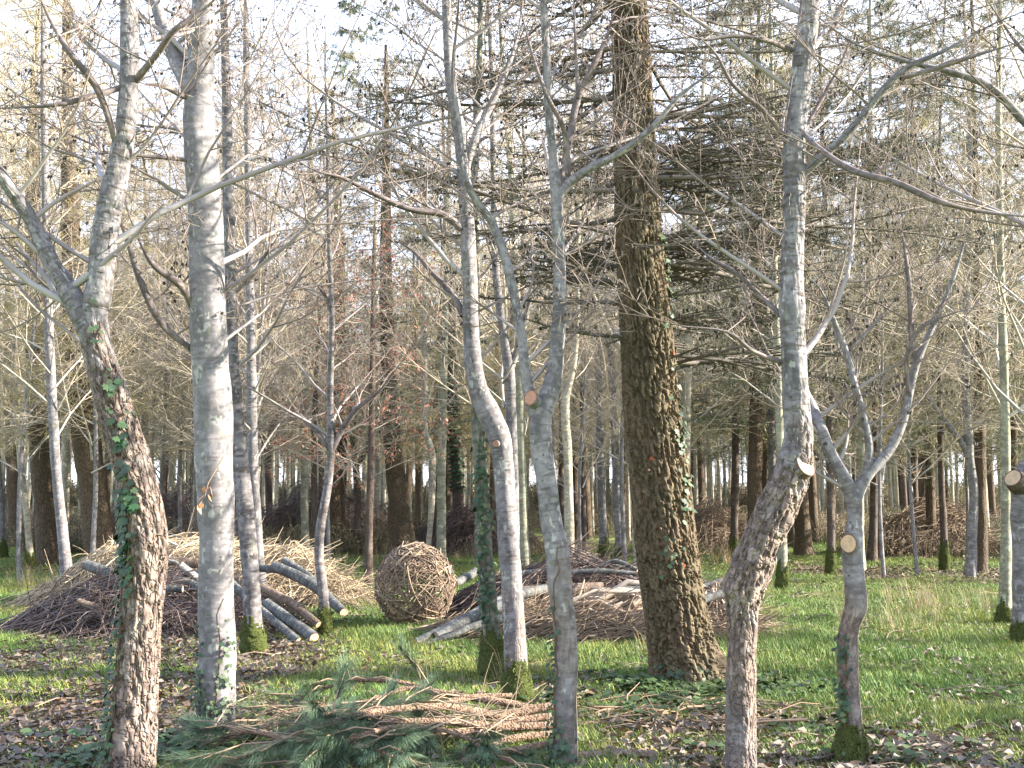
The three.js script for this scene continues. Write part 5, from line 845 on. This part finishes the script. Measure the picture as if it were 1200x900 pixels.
// ------------------------------------------------------------------ ground cover
{
  const rnd = rng(131), inWedge = (d) => (rnd() * 2 - 1) * (d * 0.49 + 0.5);
  const GRASS = new THREE.MeshPhysicalMaterial({ vertexColors: true, roughness: 0.75, transmission: 0.2, thickness: 0, name: 'grass blade' });
  function tuft(n, hgt, spread, w, seed) {
    const r = rng(seed), G = new Geo();
    for (let k = 0; k < n; k++) {
      const a = r() * 6.283, q = Math.sqrt(r()) * spread, x = Math.cos(a) * q, z = Math.sin(a) * q, h = hgt * (0.45 + r() * 0.75), l = r() * 6.283, bx = Math.cos(l) * h * (0.2 + r() * 0.5), bz = Math.sin(l) * h * (0.2 + r() * 0.5), wx = -Math.sin(l + 1) * w, wz = Math.cos(l + 1) * w, f = 0.75 + r() * 0.5, c = r() < 0.12 ? [2.0 * f, 1.35 * f, 1.1 * f] : [f, f, f];
      const p0 = V(x - wx, -0.01, z - wz), p1 = V(x + wx, -0.01, z + wz), m0 = V(x + bx * 0.4 - wx * 0.8, h * 0.65, z + bz * 0.4 - wz * 0.8), m1 = V(x + bx * 0.4 + wx * 0.8, h * 0.65, z + bz * 0.4 + wz * 0.8), t = V(x + bx, h, z + bz);
      const nn = V(-wz, 0.6 * w, wx).normalize(); G.tri(p0, p1, m0, c, nn); G.tri(p1, m1, m0, c, nn); G.tri(m0, m1, t, c, nn);
    }
    return G.build();
  }
  function scatter(name, geo, mat, list) {
    const m = new THREE.InstancedMesh(geo, mat, list.length), M = new THREE.Matrix4(), q = new THREE.Quaternion(), e = new THREE.Euler(), c = new THREE.Color();
    list.forEach(([x, y, z, rx, ry, s, col], i) => { q.setFromEuler(e.set(rx, ry, rx * 0.7)); M.compose(V(x, y, z), q, Array.isArray(s) ? V(...s) : V(s, s, s)); m.setMatrixAt(i, M); m.setColorAt(i, c.setRGB(...col)); });
    m.name = name; m.castShadow = m.receiveShadow = true; m.userData.kind = 'stuff'; scene.add(m); return m;
  }
  const lists = [[], [], []];
  for (let k = 0; k < 60000; k++) {
    const d = 5.6 + Math.pow(rnd(), 1.25) * 30, x = inWedge(d), z = -d, L = litter(x, z); if (rnd() < sst(0.44, 0.68, L) * 0.85) continue;
    const warm = sst(0.25, 0.75, fbm(x * 0.9, z * 0.9, 12, 3)), f = 0.75 + rnd() * 0.5, col = mix3([0.085, 0.175, 0.032], [0.16, 0.21, 0.048], warm * 0.8 + rnd() * 0.2).map((v) => v * f), hs = mix(1.15, 0.7, sst(0.3, 0.6, L)) * (0.7 + rnd() * 0.6);
    lists[k % 3].push([x, gh(x, z), z, (rnd() - 0.5) * 0.3, rnd() * 6.283, [1.2, hs * (0.6 + 0.8 * noise(x * 1.3, z * 1.3, 30)), 1.2], col]);
  }
  lists.forEach((l, i) => tag(scatter(numbered('grass'), tuft(22, 0.066, 0.14, 0.0024, 140 + i), GRASS, l), 'short green grass growing over the clearing', 'grass'));
  // taller bleached tussocks
  const tall = []; for (const [px, py, n, s] of [[1080, 715, 26, 0.5], [1060, 735, 18, 0.45], [900, 700, 10, 0.4], [820, 770, 10, 0.4], [1020, 705, 12, 0.4], [400, 665, 16, 0.6], [500, 660, 14, 0.6], [640, 650, 18, 0.7], [700, 655, 18, 0.7], [580, 655, 14, 0.7], [30, 690, 14, 0.5], [460, 655, 16, 0.7], [860, 660, 14, 0.6], [540, 800, 10, 0.4]]) { const [cx, cz] = spot(px, py); for (let k = 0; k < n; k++) { const x = cx + (rnd() - 0.5) * 1.6, z = cz + (rnd() - 0.5) * 1.2, f = 0.7 + rnd() * 0.6; tall.push([x, gh(x, z), z, 0, rnd() * 6.283, s * (0.6 + rnd() * 0.7), [0.27 * f, 0.23 * f, 0.13 * f]]); } }
  tag(scatter('dry_grass', tuft(16, 0.85, 0.16, 0.0035, 151), GRASS, tall), 'bleached dry grass stalks standing in the clearing', 'grass');
  // fallen leaves
  const LG = new Geo(); { const o = []; for (let k = 0; k < 8; k++) { const a = k / 8 * 6.283, r = 0.5 * (k === 0 ? 1.3 : 1) * (k % 2 ? 0.85 : 1); o.push(V(Math.cos(a) * r, 0.16 * Math.abs(Math.sin(a)) + (k % 3) * 0.05, Math.sin(a) * r * 0.62)); } LG.fan(V(0, 0, 0), o, [1, 1, 1], UP); }
  const leaves = [], LT = [[0.165, 0.132, 0.102], [0.13, 0.09, 0.064], [0.17, 0.13, 0.098], [0.17, 0.1, 0.055], [0.1, 0.07, 0.052], [0.18, 0.14, 0.11]];
  for (let k = 0; k < 60000 && leaves.length < 24000; k++) {
    const d = 5.6 + Math.pow(rnd(), 1.5) * 22, x = inWedge(d), z = -d, L = litter(x, z); if (rnd() > 0.24 + 0.76 * sst(0.4, 0.62, L)) continue;
    const f = 0.7 + rnd() * 0.6; leaves.push([x, gh(x, z) + 0.008 + rnd() * 0.045, z, (rnd() - 0.5) * 1.3, rnd() * 6.283, 0.04 + rnd() * 0.045, LT[Math.floor(rnd() * 6)].map((v) => v * f)]);
  }
  tag(scatter('leaf_litter', LG.build(true), LEAF, leaves), 'curled brown fallen leaves strewn over the grass', 'leaves');
  // ground ivy round the big conifer and in the front
  const IG = new Geo(); { const r = rng(5); for (let k = 0; k < 9; k++) ivyLeaf(IG, V((r() - 0.5) * 0.22, 0.02 + r() * 0.07, (r() - 0.5) * 0.22), V((r() - 0.5) * 0.8, 1, (r() - 0.5) * 0.8).normalize(), 0.045 + r() * 0.02, r, [1, 1, 1]); }
  const gi = []; for (const [px, py, n, s] of [[800, 805, 90, 0.9], [760, 825, 60, 1.1], [860, 810, 40, 0.8], [40, 890, 16, 1.0], [1000, 885, 8, 1.3], [240, 880, 40, 0.5], [920, 870, 12, 1.0], [140, 900, 40, 0.5]]) { const [cx, cz] = spot(px, py); for (let k = 0; k < n; k++) { const x = cx + (rnd() + rnd() - 1) * s, z = cz + (rnd() + rnd() - 1) * s * 0.7, f = 0.6 + rnd() * 0.8; gi.push([x, gh(x, z), z, (rnd() - 0.5) * 0.4, rnd() * 6.283, 0.7 + rnd() * 0.6, [0.04 * f, 0.07 * f, 0.022 * f]]); } }
  tag(scatter('ground_ivy', IG.build(), IVY, gi), 'low ivy leaves carpeting the ground by the trunks', 'ivy');
  // fallen twigs lying about
  const TG = new Geo(); { const r = rng(9); TG.tube([V(-0.5, 0.01, 0), V(-0.15, 0.03, 0.05), V(0.2, 0.02, -0.03), V(0.5, 0.015, 0.02)], [0.011, 0.009, 0.007, 0.004], 4); TG.tube([V(-0.1, 0.03, 0.04), V(0.1, 0.08, 0.16), V(0.22, 0.06, 0.28)], [0.006, 0.005, 0.003], 4); }
  const tw = []; for (let k = 0; k < 420; k++) { const d = 6 + rnd() * 15, x = inWedge(d), z = -d, f = 0.6 + rnd() * 0.8; tw.push([x, gh(x, z) + 0.01, z, (rnd() - 0.5) * 0.1, rnd() * 6.283, 0.3 + rnd() * 0.6, [0.22 * f, 0.16 * f, 0.12 * f]]); }
  for (let k = 0; k < 60; k++) { const [cx, cz] = spot(800, 838), x = cx + (rnd() + rnd() - 1) * 1.3, z = cz + (rnd() - 0.5) * 1.0, f = 0.7 + rnd() * 0.8; tw.push([x, gh(x, z) + 0.02, z, (rnd() - 0.5) * 0.5, rnd() * 6.283, 0.4 + rnd() * 0.5, [0.3 * f, 0.2 * f, 0.13 * f]]); }
  tag(scatter('fallen_twigs', TG.build(), new THREE.MeshStandardMaterial({ vertexColors: true, roughness: 0.9, name: 'fallen twig' }), tw), 'small fallen twigs scattered over the ground', 'twigs');
  // far undergrowth of bramble and bracken
  const BG = new Geo(); { const r = rng(19); for (let k = 0; k < 46; k++) { const a = r() * 6.283, R0 = r() * 0.4, R1 = 0.4 + r() * 0.7, h = 0.3 + r() * 0.6; BG.tube([V(Math.cos(a) * R0, 0, Math.sin(a) * R0), V(Math.cos(a) * (R0 + R1) * 0.5, h, Math.sin(a) * (R0 + R1) * 0.5), V(Math.cos(a + 0.4) * R1, h * (0.4 + r() * 0.7), Math.sin(a + 0.4) * R1)], [0.008, 0.006, 0.004], 3); for (let t = 0; t < 4; t++) { const q = V(Math.cos(a) * R1 * r(), h * (0.3 + 0.7 * r()), Math.sin(a) * R1 * r()), v = V(r() - 0.5, r() - 0.4, r() - 0.5).multiplyScalar(0.14), w = V(v.z, 0.02, -v.x).multiplyScalar(0.25); BG.tri(q.clone().sub(w), q.clone().add(w), q.clone().add(v), [1.2, 1.1, 0.8]); } } }
  const br = []; for (let k = 0; k < 1100; k++) { const d = 27 + rnd() * 36, x = (rnd() * 2 - 1) * (d * 0.52 + 3); if (noise(x * 0.2, d * 0.2, 51) < 0.36) continue; const f = 0.6 + rnd() * 0.7; br.push([x, 0, -d, 0, rnd() * 6.283, [0.8 + rnd() * 0.7, 0.5 + rnd() * 0.8, 0.8 + rnd() * 0.7], mix3([0.16, 0.12, 0.095], [0.15, 0.15, 0.08], rnd()).map((v) => v * f)]); }
  for (let k = 0; k < 1000; k++) { const d = 64 + rnd() * 34, x = (rnd() * 2 - 1) * (d * 0.52 + 4), f = 0.7 + rnd() * 0.6, q = 1.6 + rnd() * 1.6; br.push([x, -0.1, -d, 0, rnd() * 6.283, [q * 1.3, q, q], mix3([0.24, 0.19, 0.13], [0.2, 0.2, 0.1], rnd()).map((v) => v * f)]); }
  tag(scatter('undergrowth', BG.build(), new THREE.MeshStandardMaterial({ vertexColors: true, roughness: 1, name: 'bramble' }), br), 'brown bramble and bracken under the far trees', 'undergrowth');
}
renderer.render(scene, camera);
